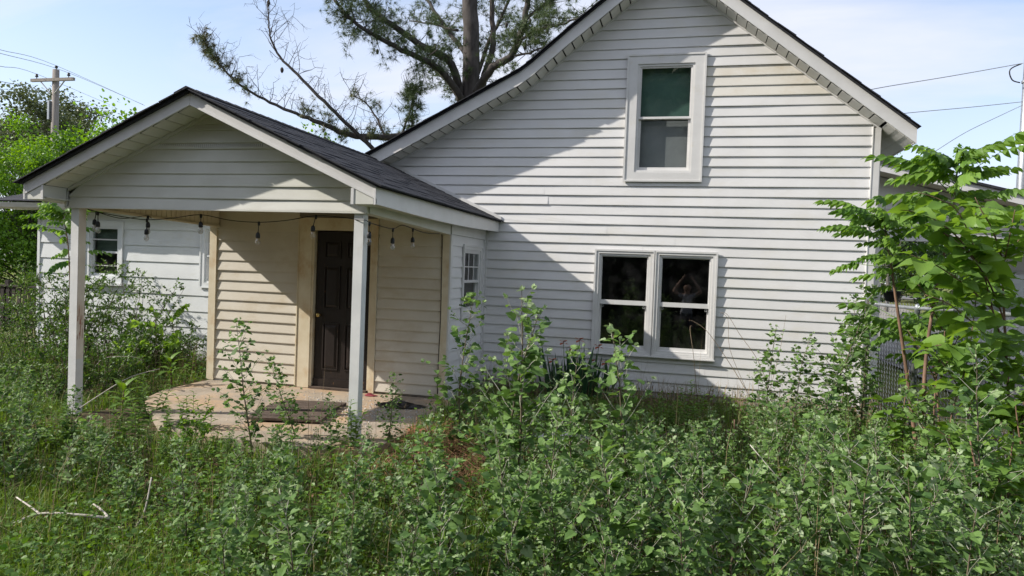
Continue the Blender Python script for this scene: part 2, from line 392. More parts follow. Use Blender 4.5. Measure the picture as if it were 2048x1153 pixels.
def lawn_material():
    m, n, l = nodes('yard_ground')
    tc = n.new('ShaderNodeTexCoord'); sp = n.new('ShaderNodeSeparateXYZ'); l.new(tc.outputs['Object'], sp.inputs[0])
    n1 = n.new('ShaderNodeTexNoise'); n1.inputs['Scale'].default_value = 3.0; n1.inputs['Detail'].default_value = 9; n1.inputs['Roughness'].default_value = 0.7
    l.new(tc.outputs['Object'], n1.inputs['Vector'])
    soil = ramp(n, [(0.30, (0.035, 0.026, 0.016)), (0.48, (0.085, 0.062, 0.036)), (0.56, (0.050, 0.070, 0.022)), (0.72, (0.14, 0.10, 0.06))])
    l.new(n1.outputs[0], soil.inputs[0])
    n2 = n.new('ShaderNodeTexNoise'); n2.inputs['Scale'].default_value = 0.35; n2.inputs['Detail'].default_value = 10; n2.inputs['Roughness'].default_value = 0.75
    l.new(tc.outputs['Object'], n2.inputs['Vector'])
    lawn = ramp(n, [(0.32, (0.085, 0.115, 0.030)), (0.55, (0.15, 0.165, 0.050)), (0.75, (0.24, 0.20, 0.085))])
    l.new(n2.outputs[0], lawn.inputs[0])
    mr = n.new('ShaderNodeMapRange'); mr.inputs['From Min'].default_value = 10.5; mr.inputs['From Max'].default_value = 13.5
    l.new(sp.outputs['Y'], mr.inputs['Value'])
    mx = n.new('ShaderNodeMixRGB'); l.new(mr.outputs[0], mx.inputs[0]); l.new(soil.outputs[0], mx.inputs[1]); l.new(lawn.outputs[0], mx.inputs[2])
    b = n.new('ShaderNodeBsdfPrincipled'); b.inputs['Roughness'].default_value = 0.95; b.inputs['Specular IOR Level'].default_value = 0.15
    l.new(mx.outputs[0], b.inputs['Base Color'])
    bp = n.new('ShaderNodeBump'); bp.inputs['Strength'].default_value = 0.7; bp.inputs['Distance'].default_value = 0.04
    n3 = n.new('ShaderNodeTexNoise'); n3.inputs['Scale'].default_value = 18; n3.inputs['Detail'].default_value = 5; l.new(tc.outputs['Object'], n3.inputs['Vector'])
    l.new(n3.outputs[0], bp.inputs['Height']); l.new(bp.outputs[0], b.inputs['Normal'])
    o = n.new('ShaderNodeOutputMaterial'); l.new(b.outputs[0], o.inputs[0])
    return m

gx = np.unique(np.concatenate([np.linspace(-400, -14, 24), np.linspace(-14, 8, 111), np.linspace(8, 400, 24)]))
gy = np.unique(np.concatenate([np.linspace(-120, -2, 12), np.linspace(-2, 14, 81), np.linspace(14, 60, 30), np.linspace(60, 700, 20)]))
GX, GY = np.meshgrid(gx, gy, indexing='ij')
GV = np.stack([GX, GY, gz(GX, GY)], -1).reshape(-1, 3)
ny_ = len(gy)
ii = (np.arange(len(gx)-1)[:, None]*ny_ + np.arange(ny_-1)[None, :]).ravel()
GQ = np.stack([ii, ii+ny_, ii+ny_+1, ii+1], -1)
ground = struct(obj('ground', mesh_np('ground', GV, [GQ], lawn_material(), smooth=True)))

# ------------------------------------------------------------------ the house
YW, YB, YP, YF, YWG = 9.788, 8.281, 5.971, 5.661, 9.90
HX0, HX1 = -2.868, 2.28
EXPO = 0.133
HLOC = (-1.0, 9.8, 0.0)
house = thing('house', 'white lap-sided house with black shingle roof and a small gabled back porch', 'house', HLOC)
HINV = inv_of(HLOC)
def hpart(mb, name, mat, smooth=False, label=None):
    o = mb.build(name, mat, house, HINV, smooth)
    if label: o['label'] = label
    return o
def sub(mb, name, mat, parent, smooth=False):
    return mb.build(name, mat, parent, None, smooth)

class Wall:
    def __init__(s, O, D, N):
        s.O, s.D, s.N = np.array(O, float), np.array(D, float), np.array(N, float)
    def P(s, a, z, o=0.0):
        return s.O + s.D*a + s.N*o + np.array([0, 0, z])
    def box(s, mb, a0, a1, z0, z1, o0, o1):
        mb.hexa([s.P(a0, z0, o0), s.P(a1, z0, o0), s.P(a1, z0, o1), s.P(a0, z0, o1),
                 s.P(a0, z1, o0), s.P(a1, z1, o0), s.P(a1, z1, o1), s.P(a0, z1, o1)])
        return mb
    def frame(s, mb, a0, a1, z0, z1, w, o0, o1, wb=None, wt=None):
        wb = w if wb is None else wb; wt = w if wt is None else wt
        s.box(mb, a0, a0+w, z0, z1, o0, o1); s.box(mb, a1-w, a1, z0, z1, o0, o1)
        s.box(mb, a0+w, a1-w, z0, z0+wb, o0, o1); s.box(mb, a0+w, a1-w, z1-wt, z1, o0, o1)
        return mb

wW = Wall((0, YW, 0), (1, 0, 0), (0, -1, 0))
wB = Wall((0, YB, 0), (1, 0, 0), (0, -1, 0))
wP = Wall((0, YP, 0), (1, 0, 0), (0, -1, 0))
wG = Wall((0, YWG, 0), (1, 0, 0), (0, -1, 0))
wS = Wall((HX0, 0, 0), (0, 1, 0), (1, 0, 0))

# roof lines of the main gable (underside of the rake boards), left eave to right eave
RAKE_L = [(-5.45, 2.585), (-2.36, 4.173), (-2.18, 4.30), (-1.70, 4.70), (-0.416, 5.700)]
RAKE_R = [(-0.416, 5.700), (2.60, 3.345)]
RAKE = RAKE_L + RAKE_R[1:]
rx, rz = np.array([p[0] for p in RAKE]), np.array([p[1] for p in RAKE])
def top_w(x): return float(np.interp(x, rx, rz))
def inv_l(z): return float(np.interp(z, rz[:5], rx[:5]))
def inv_r(z): return float(np.interp(z, rz[4:][::-1], rx[4:][::-1]))

def wall_panel(wall, a0, a1, z0, top, openings, name, o0=-0.12, o1=-0.004, brk=(), mat=None):
    """the wall behind the siding, in strips round its openings"""
    cuts = sorted(set([a0, a1] + [c for q in openings for c in q[:2]] + [b for b in brk if a0 < b < a1]))
    mb = MB()
    for c0, c1 in zip(cuts[:-1], cuts[1:]):
        mid = (c0+c1)/2
        ops = sorted([(q[2], q[3]) for q in openings if q[0] < mid < q[1]])
        z = z0
        for (b, t) in ops:
            wall.box(mb, c0, c1, z, b, o0, o1); z = t
        t0, t1 = top(c0), top(c1)
        mb.hexa([wall.P(c0, z, o0), wall.P(c1, z, o0), wall.P(c1, z, o1), wall.P(c0, z, o1),
                 wall.P(c0, t0, o0), wall.P(c1, t1, o0), wall.P(c1, t1, o1), wall.P(c0, t0, o1)])
    return hpart(mb, name, mat or M['backing'])

def board(wall, parent, s0b, s0t, s1b, s1t, zb, zt, lip, mat, wav=0.0021, name='siding_board', flat=False):
    L = max(s1b, s1t) - min(s0b, s0t)
    if L < 0.03: return None
    n = max(1, min(14, int(L/0.35)))
    t = np.linspace(0, 1, n+1)
    ph = rng.uniform(0, 6.28, 3)
    wv = wav*(np.sin(t*L*1.7+ph[0]) + 0.6*np.sin(t*L*4.1+ph[1]))
    wz = 0.5*wav*np.sin(t*L*1.1+ph[2])
    off = rng.uniform(0, 0.0012)
    sb, st = s0b+(s1b-s0b)*t, s0t+(s1t-s0t)*t
    k = n+1
    A = np.array([wall.P(a, zb, 0.0) for a in sb])
    B = np.array([wall.P(a, zb+dz, lip+off+w) for a, w, dz in zip(sb, wv, wz)])
    B2 = np.array([wall.P(a, zb+dz+0.012, lip+off+w-(0.0005)) for a, w, dz in zip(sb, wv, wz)])
    C = np.array([wall.P(a, zt+0.004, (lip-0.002 if flat else 0.003)+w*0.4) for a, w in zip(st, wv)])
    V = np.concatenate([A, B, B2, C])
    i = np.arange(n)
    Q = np.concatenate([np.stack([i+r*k, i+1+r*k, i+1+(r+1)*k, i+(r+1)*k], -1) for r in range(3)])
    return obj(name, mesh_np(name, V, [Q], mat), parent)

def siding(wall, parent, z0, z1, lo, hi, openings, expo, lip, mat, joints=(), matfn=None, maxlen=3.6):
    nrow = int(round((z1-z0)/expo))
    for r in range(nrow):
        zb, zt = z0+r*expo, min(z0+(r+1)*expo, z1)
        l0, l1, h0, h1 = lo(zb), lo(zt), hi(zb), hi(zt)
        if l1 >= h1: l1 = h1 = (l1+h1)/2
        if l0 >= h0: continue
        ops = sorted([q for q in openings if q[2] < zt-0.01 and q[3] > zb+0.01 and q[1] > l0 and q[0] < h0])
        segs = []; cb, ct = l0, l1
        for q in ops:
            segs.append((cb, ct, q[0], q[0], zb, zt)); cb = ct = q[1]
            if q[3] < zt: segs.append((q[0], q[0], q[1], q[1], max(q[3], zb), zt))
            if q[2] > zb: segs.append((q[0], q[0], q[1], q[1], zb, min(q[2], zt)))
        segs.append((cb, ct, h0, h1, zb, zt))
        for (a0, a1, b0, b1, za, zc) in segs:
            if b0-a0 < 0.02: continue
            m = matfn((a0+b0)/2, za) if matfn else mat
            L = b0-a0
            if L > maxlen:
                c = a0 + L*rng.uniform(0.32, 0.68)
                board(wall, parent, a0, a1, c+0.012, c+0.012, za, zc, lip+0.0022, m)
                board(wall, parent, c, c, b0, b1, za, zc, lip, m)
            else:
                board(wall, parent, a0, a1, b0, b1, za, zc, lip, m)

# ---- openings
OW1 = (-0.80, 0.00, 3.03, 4.50)
OW2 = (-1.20, 0.316, 0.60, 1.91)
OSD = (8.80, 9.55, 1.02, 1.88)
ODR = (-4.72, -3.92, 0.0, 2.06)
OG1 = (-9.87, -9.25, 1.22, 2.10)
OG2 = (-7.62, -7.05, 1.22, 2.10)

# ---- walls behind the siding
gable_wall = wall_panel(wW, HX0-3.0, HX1, -0.1, lambda x: top_w(x)+0.03, [OW1, OW2], 'gable_wall', brk=list(rx))
entry_wall = wall_panel(wB, -6.20, HX0, 0.004, lambda x: 2.45, [ODR], 'entry_wall')
nook_wall = wall_panel(wS, YB-0.004, YW-0.004, -0.12, lambda y: 2.30, [OSD], 'nook_wall')
wing_wall = wall_panel(wG, -10.93, -6.2, -0.25, lambda x: 2.38, [OG1, OG2], 'wing_wall')
hpart(MB().box(HX1-0.12, HX1-0.004, YW, 18.4, -0.1, 3.60), 'side_wall', M['white'])
hpart(MB().box(-6.3, HX1-0.13, 18.3, 18.4, -0.1, 3.6), 'rear_wall', M['white'])
hpart(MB().box(-6.18, -6.06, YB, YWG, -0.1, 2.40), 'room_wall', M['white'])
hpart(MB().box(-10.93, -10.81, YWG+0.13, 17.0, -0.25, 2.35), 'wing_end_wall', M['board'])
hpart(MB().box(-10.8, HX1-0.13, YW+0.13, 18.2, -0.08, -0.02), 'room_floor', M['room'])
hpart(MB().box(-10.8, HX1-0.13, 14.2, 14.3, -0.02, 2.6), 'room_partition', M['room'])
hpart(MB().box(-10.8, HX1-0.13, YW+0.125, 18.2, 2.44, 2.50), 'room_ceiling', M['room'])
hpart(MB().box(-6.05, HX0-0.13, YB+0.125, YW-0.01, -0.02, 0.0), 'entry_floor', M['room'])

# ---- siding, course by course
def w_mat(a, z):
    if a > 0.6 and z > 3.0 and a > inv_r(z)-0.9: return M['yellowed']
    return M['white']
siding(wW, gable_wall, 0.055, 5.64, lambda z: HX0+0.05 if z < 2.44 else max(-5.2, inv_l(z)+0.02), lambda z: min(HX1-0.085, inv_r(z)-0.02), [OW1, OW2], EXPO, 0.019, M['white'], matfn=w_mat, maxlen=2.9)
siding(wB, entry_wall, 0.03, 2.42, lambda z: -6.17, lambda z: -4.945, [], EXPO, 0.022, M['beige'])
siding(wB, entry_wall, 0.03, 2.42, lambda z: -3.815, lambda z: HX0-0.085, [], EXPO, 0.022, M['beige'])
siding(wS, nook_wall, -0.08, 2.06, lambda z: YB+0.03, lambda z: YW-0.05, [(OSD[0]-0.03, OSD[1]+0.03, OSD[2]-0.02, OSD[3]+0.02)], EXPO, 0.016, M['white'])
hpart(wS.box(MB(), YB-0.01, YW-0.02, 2.055, 2.20, 0.002, 0.022), 'frieze_board', M['trim'])
siding(wG, wing_wall, -0.02, 2.35, lambda z: -10.90, lambda z: -6.22, [(OG1[0]-.02, OG1[1]+.02, OG1[2], OG1[3]), (OG2[0]-.02, OG2[1]+.02, OG2[2], OG2[3])], 0.262, 0.018, M['board'], maxlen=3.4)
hpart(wG.box(MB(), -8.35, -7.62, -0.19, 0.02, 0.012, 0.028), 'skirt_panel', M['board'])
hpart(wG.box(MB(), -10.9, -8.8, -0.19, -0.02, 0.0, 0.015), 'skirt_panel', M['footing'])

# ---- corner boards and channels
def corner(wall, a0, a1, z0, z1, o=0.024, mat='trim', name='corner_board'):
    return hpart(wall.box(MB(), a0, a1, z0, z1, -0.002, o), name, M[mat])
corner(wW, HX1-0.085, HX1, 0.03, 3.60, 0.028)
hpart(MB().box(HX1, HX1+0.024, YW+0.03, YW+0.11, 0.0, 3.58), 'corner_board', M['trim'])
hpart(wW.box(MB(), HX1-0.099, HX1-0.087, 0.05, 3.62, 0.0, 0.034), 'siding_channel', M['trim'])
corner(wW, HX0+0.005, HX0+0.05, -0.05, 2.18, 0.022)
corner(wS, YW-0.07, YW-0.026, -0.05, 2.05, 0.024)
corner(wB, -6.275, -6.18, 0.006, 2.07, 0.030, 'casing')
corner(wB, -6.178, -6.165, 0.006, 2.42, 0.034, 'casing', 'siding_channel')
corner(wB, HX0-0.085, HX0+0.018, 0.006, 2.05, 0.028, 'casing')
hpart(MB().box(HX0+0.004, HX0+0.026, YB-0.03, YB+0.045, -0.02, 2.05), 'corner_board', M['trim'])
corner(wG, -10.955, -10.90, -0.02, 2.35, 0.026, 'board')
# foundation strip under the gable siding
hpart(wW.box(MB(), HX0+0.06, HX1, -0.15, 0.05, -0.06, -0.002), 'foundation', M['footing'])

# ---- windows
def window(wall, a0, a1, z0, z1, rows, casing=0.10, depth=0.045, mat='trim', label=None, shade=None, low=None, rail=None, grid=None, sash_w=0.032, bottom=None, top=None, split=0.5):
    """casing frame > sashes, panes, what hangs behind them"""
    fr = MB(); wall.frame(fr, a0, a1, z0, z1, casing, -0.05, depth, wb=bottom, wt=top)
    win = hpart(fr, 'window', M[mat])
    if label: win['label'] = label
    sub(wall.frame(MB(), a0-0.012, a1+0.012, z0-0.012, z1+0.012, 0.024, depth-0.012, depth+0.010), 'channel', M[mat], win)
    b0, b1 = a0+casing, a1-casing
    c0, c1 = z0+(bottom or casing), z1-(top or casing)
    sub(wall.frame(MB(), b0, b1, c0, c1, 0.030, -0.06, depth-0.016), 'jamb', M[mat], win)
    b0 += 0.030; b1 -= 0.030; c0 += 0.030; c1 -= 0.030
    zm = c0 + (c1-c0)*split
    # upper sash stands in front of nothing, lower sash sits behind it
    sub(wall.frame(MB(), b0, b1, zm-0.012, c1, sash_w*0.7, -0.020, 0.008, wb=0.030), 'sash', M[mat], win)
    sub(wall.frame(MB(), b0, b1, c0, zm+0.014, sash_w, -0.050, -0.022, wb=0.045), 'sash', M[mat], win)
    def sheet(a0_, a1_, z0_, z1_, o_):
        mb = MB(); mb.add([wall.P(a0_, z0_, o_), wall.P(a1_, z0_, o_), wall.P(a1_, z1_, o_), wall.P(a0_, z1_, o_)], [(0, 1, 2, 3) if wall.D[0] else (0, 1, 2, 3)])
        return sub(mb, 'pane', M['glass'], win)
    sheet(b0+sash_w*.7, b1-sash_w*.7, zm+0.018, c1-sash_w*.7, -0.008)
    sheet(b0+sash_w, b1-sash_w, c0+0.045, zm-0.012, -0.038)
    if rail: sub(wall.box(MB(), b0, b1, zm-rail*.55, zm+rail*.45, 0.0085, 0.020), 'meeting_rail', M[mat], win)
    if shade: sub(wall.box(MB(), b0-0.02, b1+0.02, zm-0.02, c1+0.02, -0.112, -0.106), 'window_shade', M[shade], win)
    if low: sub(wall.box(MB(), b0-0.02, b1+0.02, c0-0.02, zm, -0.112, -0.106), 'window_shade', M[low], win)
    if grid:
        nx, nz = grid
        for i in range(1, nx):
            a = b0+(b1-b0)*i/nx; sub(wall.box(MB(), a-0.007, a+0.007, zm+0.02, c1-0.02, -0.005, 0.004), 'muntin', M[mat], win)
        for i in range(1, nz):
            z = zm+(c1-zm)*i/nz; sub(wall.box(MB(), b0+0.02, b1-0.02, z-0.007, z+0.007, -0.004, 0.003), 'muntin', M[mat], win)
    return win, (b0, b1, c0, zm, c1)

g1, _ = window(wW, -0.91, 0.111, 2.916, 4.612, 2, casing=0.135, depth=0.040, shade='shade', low='screen', bottom=0.115, top=0.12, split=0.505, label='tall upper window with a green shade behind its top sash')
sub(wW.box(MB(), -0.775, -0.025, 3.02, 3.055, -0.03, 0.030), 'sill', M['trim'], g1)
for (a0, a1) in ((-1.25, -0.452), (-0.436, 0.366)):
    g2, (b0, b1, c0, zm, c1) = window(wW, a0, a1, 0.552, 1.962, 2, casing=0.050, depth=0.045, sash_w=0.020, bottom=0.035, top=0.045, rail=0.062, split=0.50)
    for a in (b0+0.022, b1-0.050):
        sub(wW.frame(MB(), a, a+0.028, zm-0.075, zm-0.045, 0.005, 0.0, 0.006), 'latch', M['alu'], g2)
hpart(wW.box(MB(), -0.4519, -0.4361, 0.548, 1.966, 0.0, 0.052), 'mullion', M['trim'])
hpart(wW.box(MB(), -1.275, 0.39, 0.525, 0.5395, 0.0, 0.075), 'window_ledge', M['trim'])
window(wS, 8.76, 9.60, 0.985, 1.94, 2, casing=0.055, depth=0.030, sash_w=0.022, grid=(3, 2), rail=0.03, low=None, label='narrow nook window with a grid of muntins in its top sash')
gw, (b0, b1, c0, zm, c1) = window(wG, -9.93, -9.19, 1.17, 2.19, 3, casing=0.075, depth=0.035, mat='board', sash_w=0.022, rail=0.03, shade='blind', label='old wing window with a half-drawn blind behind dusty glass')
for z in np.linspace(zm+0.03, c1-0.02, 13):
    sub(wG.box(MB(), b0, b1, z, z+0.022, -0.104, -0.096), 'blind_slat', M['blind'], gw)
sub(wG.box(MB(), b0, b1, zm+0.20, zm+0.222, 0.0085, 0.016), 'muntin', M['alu'], gw)
sub(wG.box(MB(), b0, b1, c0+0.17, c0+0.185, -0.021, -0.012), 'muntin', M['alu'], gw)
sub(wG.box(MB(), -9.97, -9.15, 1.125, 1.155, 0.0, 0.085), 'sill', M['board'], gw)
window(wG, -7.67, -7.0, 1.17, 2.19, 2, casing=0.075, depth=0.035, mat='board', sash_w=0.022, rail=0.03, grid=(2, 2))

# ---- door
door = hpart(wB.box(MB(), -4.70, -3.935, 0.03, 2.045, -0.075, -0.040), 'door', M['door'])
def dpanel(a0, a1, z0, z1):
    fr = MB(); wB.frame(fr, a0, a1, z0, z1, 0.018, -0.040, -0.026); sub(fr, 'panel_moulding', M['door'], door)
    V = [wB.P(a0+.02, z0+.02, -.0395), wB.P(a1-.02, z0+.02, -.0395), wB.P(a1-.02, z1-.02, -.0395), wB.P(a0+.02, z1-.02, -.0395),
         wB.P(a0+.055, z0+.055, -.026), wB.P(a1-.055, z0+.055, -.026), wB.P(a1-.055, z1-.055, -.026), wB.P(a0+.055, z1-.055, -.026)]
    mb = MB(); mb.add(V, [(4, 5, 6, 7), (0, 1, 5, 4), (1, 2, 6, 5), (2, 3, 7, 6), (3, 0, 4, 7)]); sub(mb, 'door_panel', M['door'], door)
for (a0, a1) in ((-4.59, -4.36), (-4.275, -4.045)):
    dpanel(a0, a1, 0.25, 0.86); dpanel(a0, a1, 1.04, 1.60); dpanel(a0, a1, 1.70, 1.93)
kn = MB(); kn.tube([wB.P(-4.635, 0.96, -0.04), wB.P(-4.635, 0.96, 0.0)], [0.013, 0.013], 10)
kn.tube([wB.P(-4.635, 0.96, -0.004), wB.P(-4.635, 0.96, 0.010), wB.P(-4.635, 0.96, 0.028), wB.P(-4.635, 0.96, 0.036)], [0.015, 0.027, 0.026, 0.012], 12)
sub(kn, 'knob', M['brass'], door, True)
sub(wB.box(MB(), -4.70, -3.935, 0.032, 0.13, -0.0385, -0.020), 'kick_board', M['door'], door)
hpart(wB.box(MB(), -4.72, -3.92, 0.004, 0.028, -0.10, 0.045), 'threshold', M['mat_wood'])
hpart(wB.box(MB(), -4.93, -4.745, 0.006, 2.22, 0.0, 0.022), 'door_casing', M['casing'])
hpart(wB.box(MB(), -4.745, -4.715, 0.03, 2.075, -0.06, 0.012), 'door_jamb', M['casing'])
hpart(wB.box(MB(), -3.895, -3.835, 0.006, 2.22, 0.0, 0.022), 'door_casing', M['casing'])
hpart(wB.box(MB(), -3.925, -3.898, 0.03, 2.075, -0.06, 0.012), 'door_jamb', M['casing'])
hpart(wB.box(MB(), -4.744, -3.896, 2.06, 2.2195, 0.0, 0.020), 'door_casing', M['casing'])
hpart(wB.box(MB(), -4.945, -4.931, 0.006, 2.235, 0.0, 0.030), 'siding_channel', M['casing'])
hpart(wB.box(MB(), -3.834, -3.818, 0.006, 2.235, 0.0, 0.030), 'siding_channel', M['casing'])

# ---- porch: slab, posts, beams
def slab_outline():
    pts = [(-6.22, YB-0.002), (-6.24, 7.9), (-6.20, 7.35), (-6.02, 6.85), (-5.62, 6.42), (-5.05, 5.98), (-4.70, 5.72), (-4.30, 5.62), (-3.6, 5.60), (-2.9, 5.63), (-2.66, 5.72), (-2.62, 6.4), (-2.64, 7.4), (-2.70, YB-0.002)]
    return pts
sl = MB(); sl.prism([(x, y, -0.30) for x, y in slab_outline()], (0, 0, 0.30))
slab = hpart(sl, 'porch_slab', M['concrete'])
hpart(MB().box(-6.25, -6.0, 5.92, 6.12, -0.4, -0.12), 'footing', M['footing'])
PW = 0.094
def post(x0, mat, lab=None):
    return hpart(MB().box(x0, x0+PW, YP, YP+PW, -0.15 if x0 < -5 else -0.004, 2.13), 'post', M[mat], label=lab)
pl = post(-6.197, 'post', 'white porch post smeared with red on its right face')
sm = MB().box(-6.197+PW+0.0006, -6.197+PW+0.0016, YP+0.002, YP+PW-0.002, 0.55, 2.12)
sub(sm, 'stained_face', M['post_red'], pl)
pr = post(-3.008, 'post')
for i in range(16):
    z0 = 0.72 + rng.uniform(0, 0.30); dy = rng.uniform(0.005, 0.075); h = rng.uniform(0.03, 0.16)
    x = -6.197+PW+0.002+i*0.00005
    mb = MB(); mb.add([(x, YP+dy, z0), (x, YP+dy+rng.uniform(.003, .009), z0+.01), (x, YP+dy+.008, z0+h), (x, YP+dy+.002, z0+h*.8)], [(0, 1, 2, 3)])
    sub(mb, 'red_smear', M['irisflower'], pl)
# front beam face is the lowest course of the gable siding; side beams run back to the room
def beam(x0, x1, mat, z_f, z_b, name):
    mb = MB(); mb.hexa([(x0, YP+0.005, z_f), (x1, YP+0.005, z_f), (x1, YB-0.034, z_b), (x0, YB-0.034, z_b),
                        (x0, YP+0.005, 2.36), (x1, YP+0.005, 2.36), (x1, YB-0.034, 2.34), (x0, YB-0.034, 2.34)])
    return hpart(mb, name, M[mat])
bl = beam(-6.24, -6.13, 'soffit_tan', 2.125, 2.075, 'porch_beam')
br = beam(-2.965, -2.855, 'gable', 2.112, 2.045, 'porch_beam')
for i in range(26):           # grooved cladding on the inner face of the left beam
    y0 = YP+0.12+i*0.083
    if y0+0.07 > YB-0.05: break
    zb0 = 2.125-(y0-YP)/(YB-YP)*0.05
    sub(MB().box(-6.1295, -6.122, y0, y0+0.070, zb0+0.02, 2.335), 'cladding_strip', M['soffit_tan'], bl)
sub(MB().hexa([(-6.128, YP+0.11, 2.106), (-6.105, YP+0.11, 2.106), (-6.105, YB-0.04, 2.06), (-6.128, YB-0.04, 2.06),
               (-6.128, YP+0.11, 2.130), (-6.105, YP+0.11, 2.130), (-6.105, YB-0.04, 2.082), (-6.128, YB-0.04, 2.082)]), 'edge_trim', M['soffit_tan'], bl)
hpart(MB().box(-6.235, -2.87, YP+0.005, YP+0.09, 2.13, 2.36), 'header_beam', M['gable'])
hpart(MB().box(-6.12, -2.97, YP+0.10, YB-0.04, 2.40, 2.43), 'porch_ceiling', M['soffit_tan'])
cs = MB(); cs.hexa([(-5.35, 7.15, 2.305), (-4.15, 7.25, 2.35), (-4.15, 7.48, 2.36), (-5.35, 7.40, 2.32), (-5.35, 7.15, 2.316), (-4.15, 7.25, 2.361), (-4.15, 7.48, 2.371), (-5.35, 7.40, 2.331)])
hpart(cs, 'sagging_ceiling_panel', M['trim'])

# ---- porch gable
PKX = -4.556
PS = 0.447                                                # pitch of the porch roof
def ptop(x): return 3.065 - PS*abs(x-PKX)                 # underside of the porch rake boards
gw_ = MB()
gw_.prism([(-6.25, YP+0.006, 2.12), (-2.87, YP+0.006, 2.12), (-2.87, YP+0.006, ptop(-2.87)+0.04), (PKX, YP+0.006, ptop(PKX)+0.04), (-6.25, YP+0.006, ptop(-6.25)+0.04)][::-1], (0, 0.06, 0))
porch_gable = hpart(gw_, 'porch_gable', M['backing'])
rows_p = [2.125, 2.225, 2.345, 2.465, 2.585, 2.705, 2.765, 2.885, 2.945, 3.06]
for r in range(len(rows_p)-1):
    zb, zt = rows_p[r], rows_p[r+1]
    def lim(z): return max(0.0, min(1.66, (3.03-z)/PS))
    h0, h1 = lim(zb), lim(zt)
    if h0 < 0.03: continue
    nm = 'siding_board'
    o_ = board(wP, porch_gable, PKX-h0, PKX-h1, PKX+h0, PKX+h1, zb, zt, 0.016, M['gable'], name='vent_strip' if r == 5 else 'siding_board')
    if r == 5:                                             # perforated vent strip
        mb = MB(); nx = int(2*h1/0.022)
        for i in range(nx):
            for j in range(3):
                a = PKX-h1+0.02+i*0.022; z = zb+0.014+j*0.013
                if a > PKX+h1-0.02: continue
                oo = 0.0165-(z-zb-0.012)/0.05*0.012
                p = [wP.P(a, z, oo+0.0008), wP.P(a+0.010, z, oo+0.0008), wP.P(a+0.010, z+0.006, oo-0.0004), wP.P(a, z+0.006, oo-0.0004)]
                mb.add(p, [(0, 1, 2, 3)])
        q = mb.build('vent_holes', M['black'], porch_gable); q['kind'] = 'stuff'
hpart(wP.box(MB(), -6.262, -2.868, 2.108, 2.124, -0.004, 0.024), 'edge_trim', M['gable'])
for s in (-1, 1):                                           # channel along the top of the gable siding
    x0, x1 = PKX, PKX+s*1.66
    mb = MB(); mb.hexa([(x0, YP-0.028, ptop(x0)-0.040), (x1, YP-0.028, ptop(x1)-0.040), (x1, YP-0.001, ptop(x1)-0.040), (x0, YP-0.001, ptop(x0)-0.040),
                        (x0, YP-0.028, ptop(x0)-0.001), (x1, YP-0.028, ptop(x1)-0.001), (x1, YP-0.001, ptop(x1)-0.001), (x0, YP-0.001, ptop(x0)-0.001)])
    hpart(mb, 'siding_channel', M['gable'])
hpart(wP.box(MB(), -6.262, -6.235, 2.125, 2.31, -0.003, 0.022), 'siding_channel', M['gable'])
hpart(wP.box(MB(), -2.895, -2.868, 2.125, 2.31, -0.003, 0.022), 'siding_channel', M['gable'])

# ---- porch roof: rake boards, eave boards, soffits, returns, shingles
EL, ER = -6.456, -2.655
EZ = 2.19
def rake(xa, za, xb, zb, y0, y1, h, name='rake_board', mat='trim'):
    mb = MB(); mb.hexa([(xa, y0, za), (xb, y0, zb), (xb, y1, zb), (xa, y1, za), (xa, y0, za+h), (xb, y0, zb+h), (xb, y1, zb+h), (xa, y1, za+h)])
    return hpart(mb, name, M[mat])
rake(EL, ptop(EL), PKX-0.002, 3.065, YF, YF+0.022, 0.108)
rake(PKX+0.002, 3.065, ER, ptop(ER), YF, YF+0.022, 0.108)
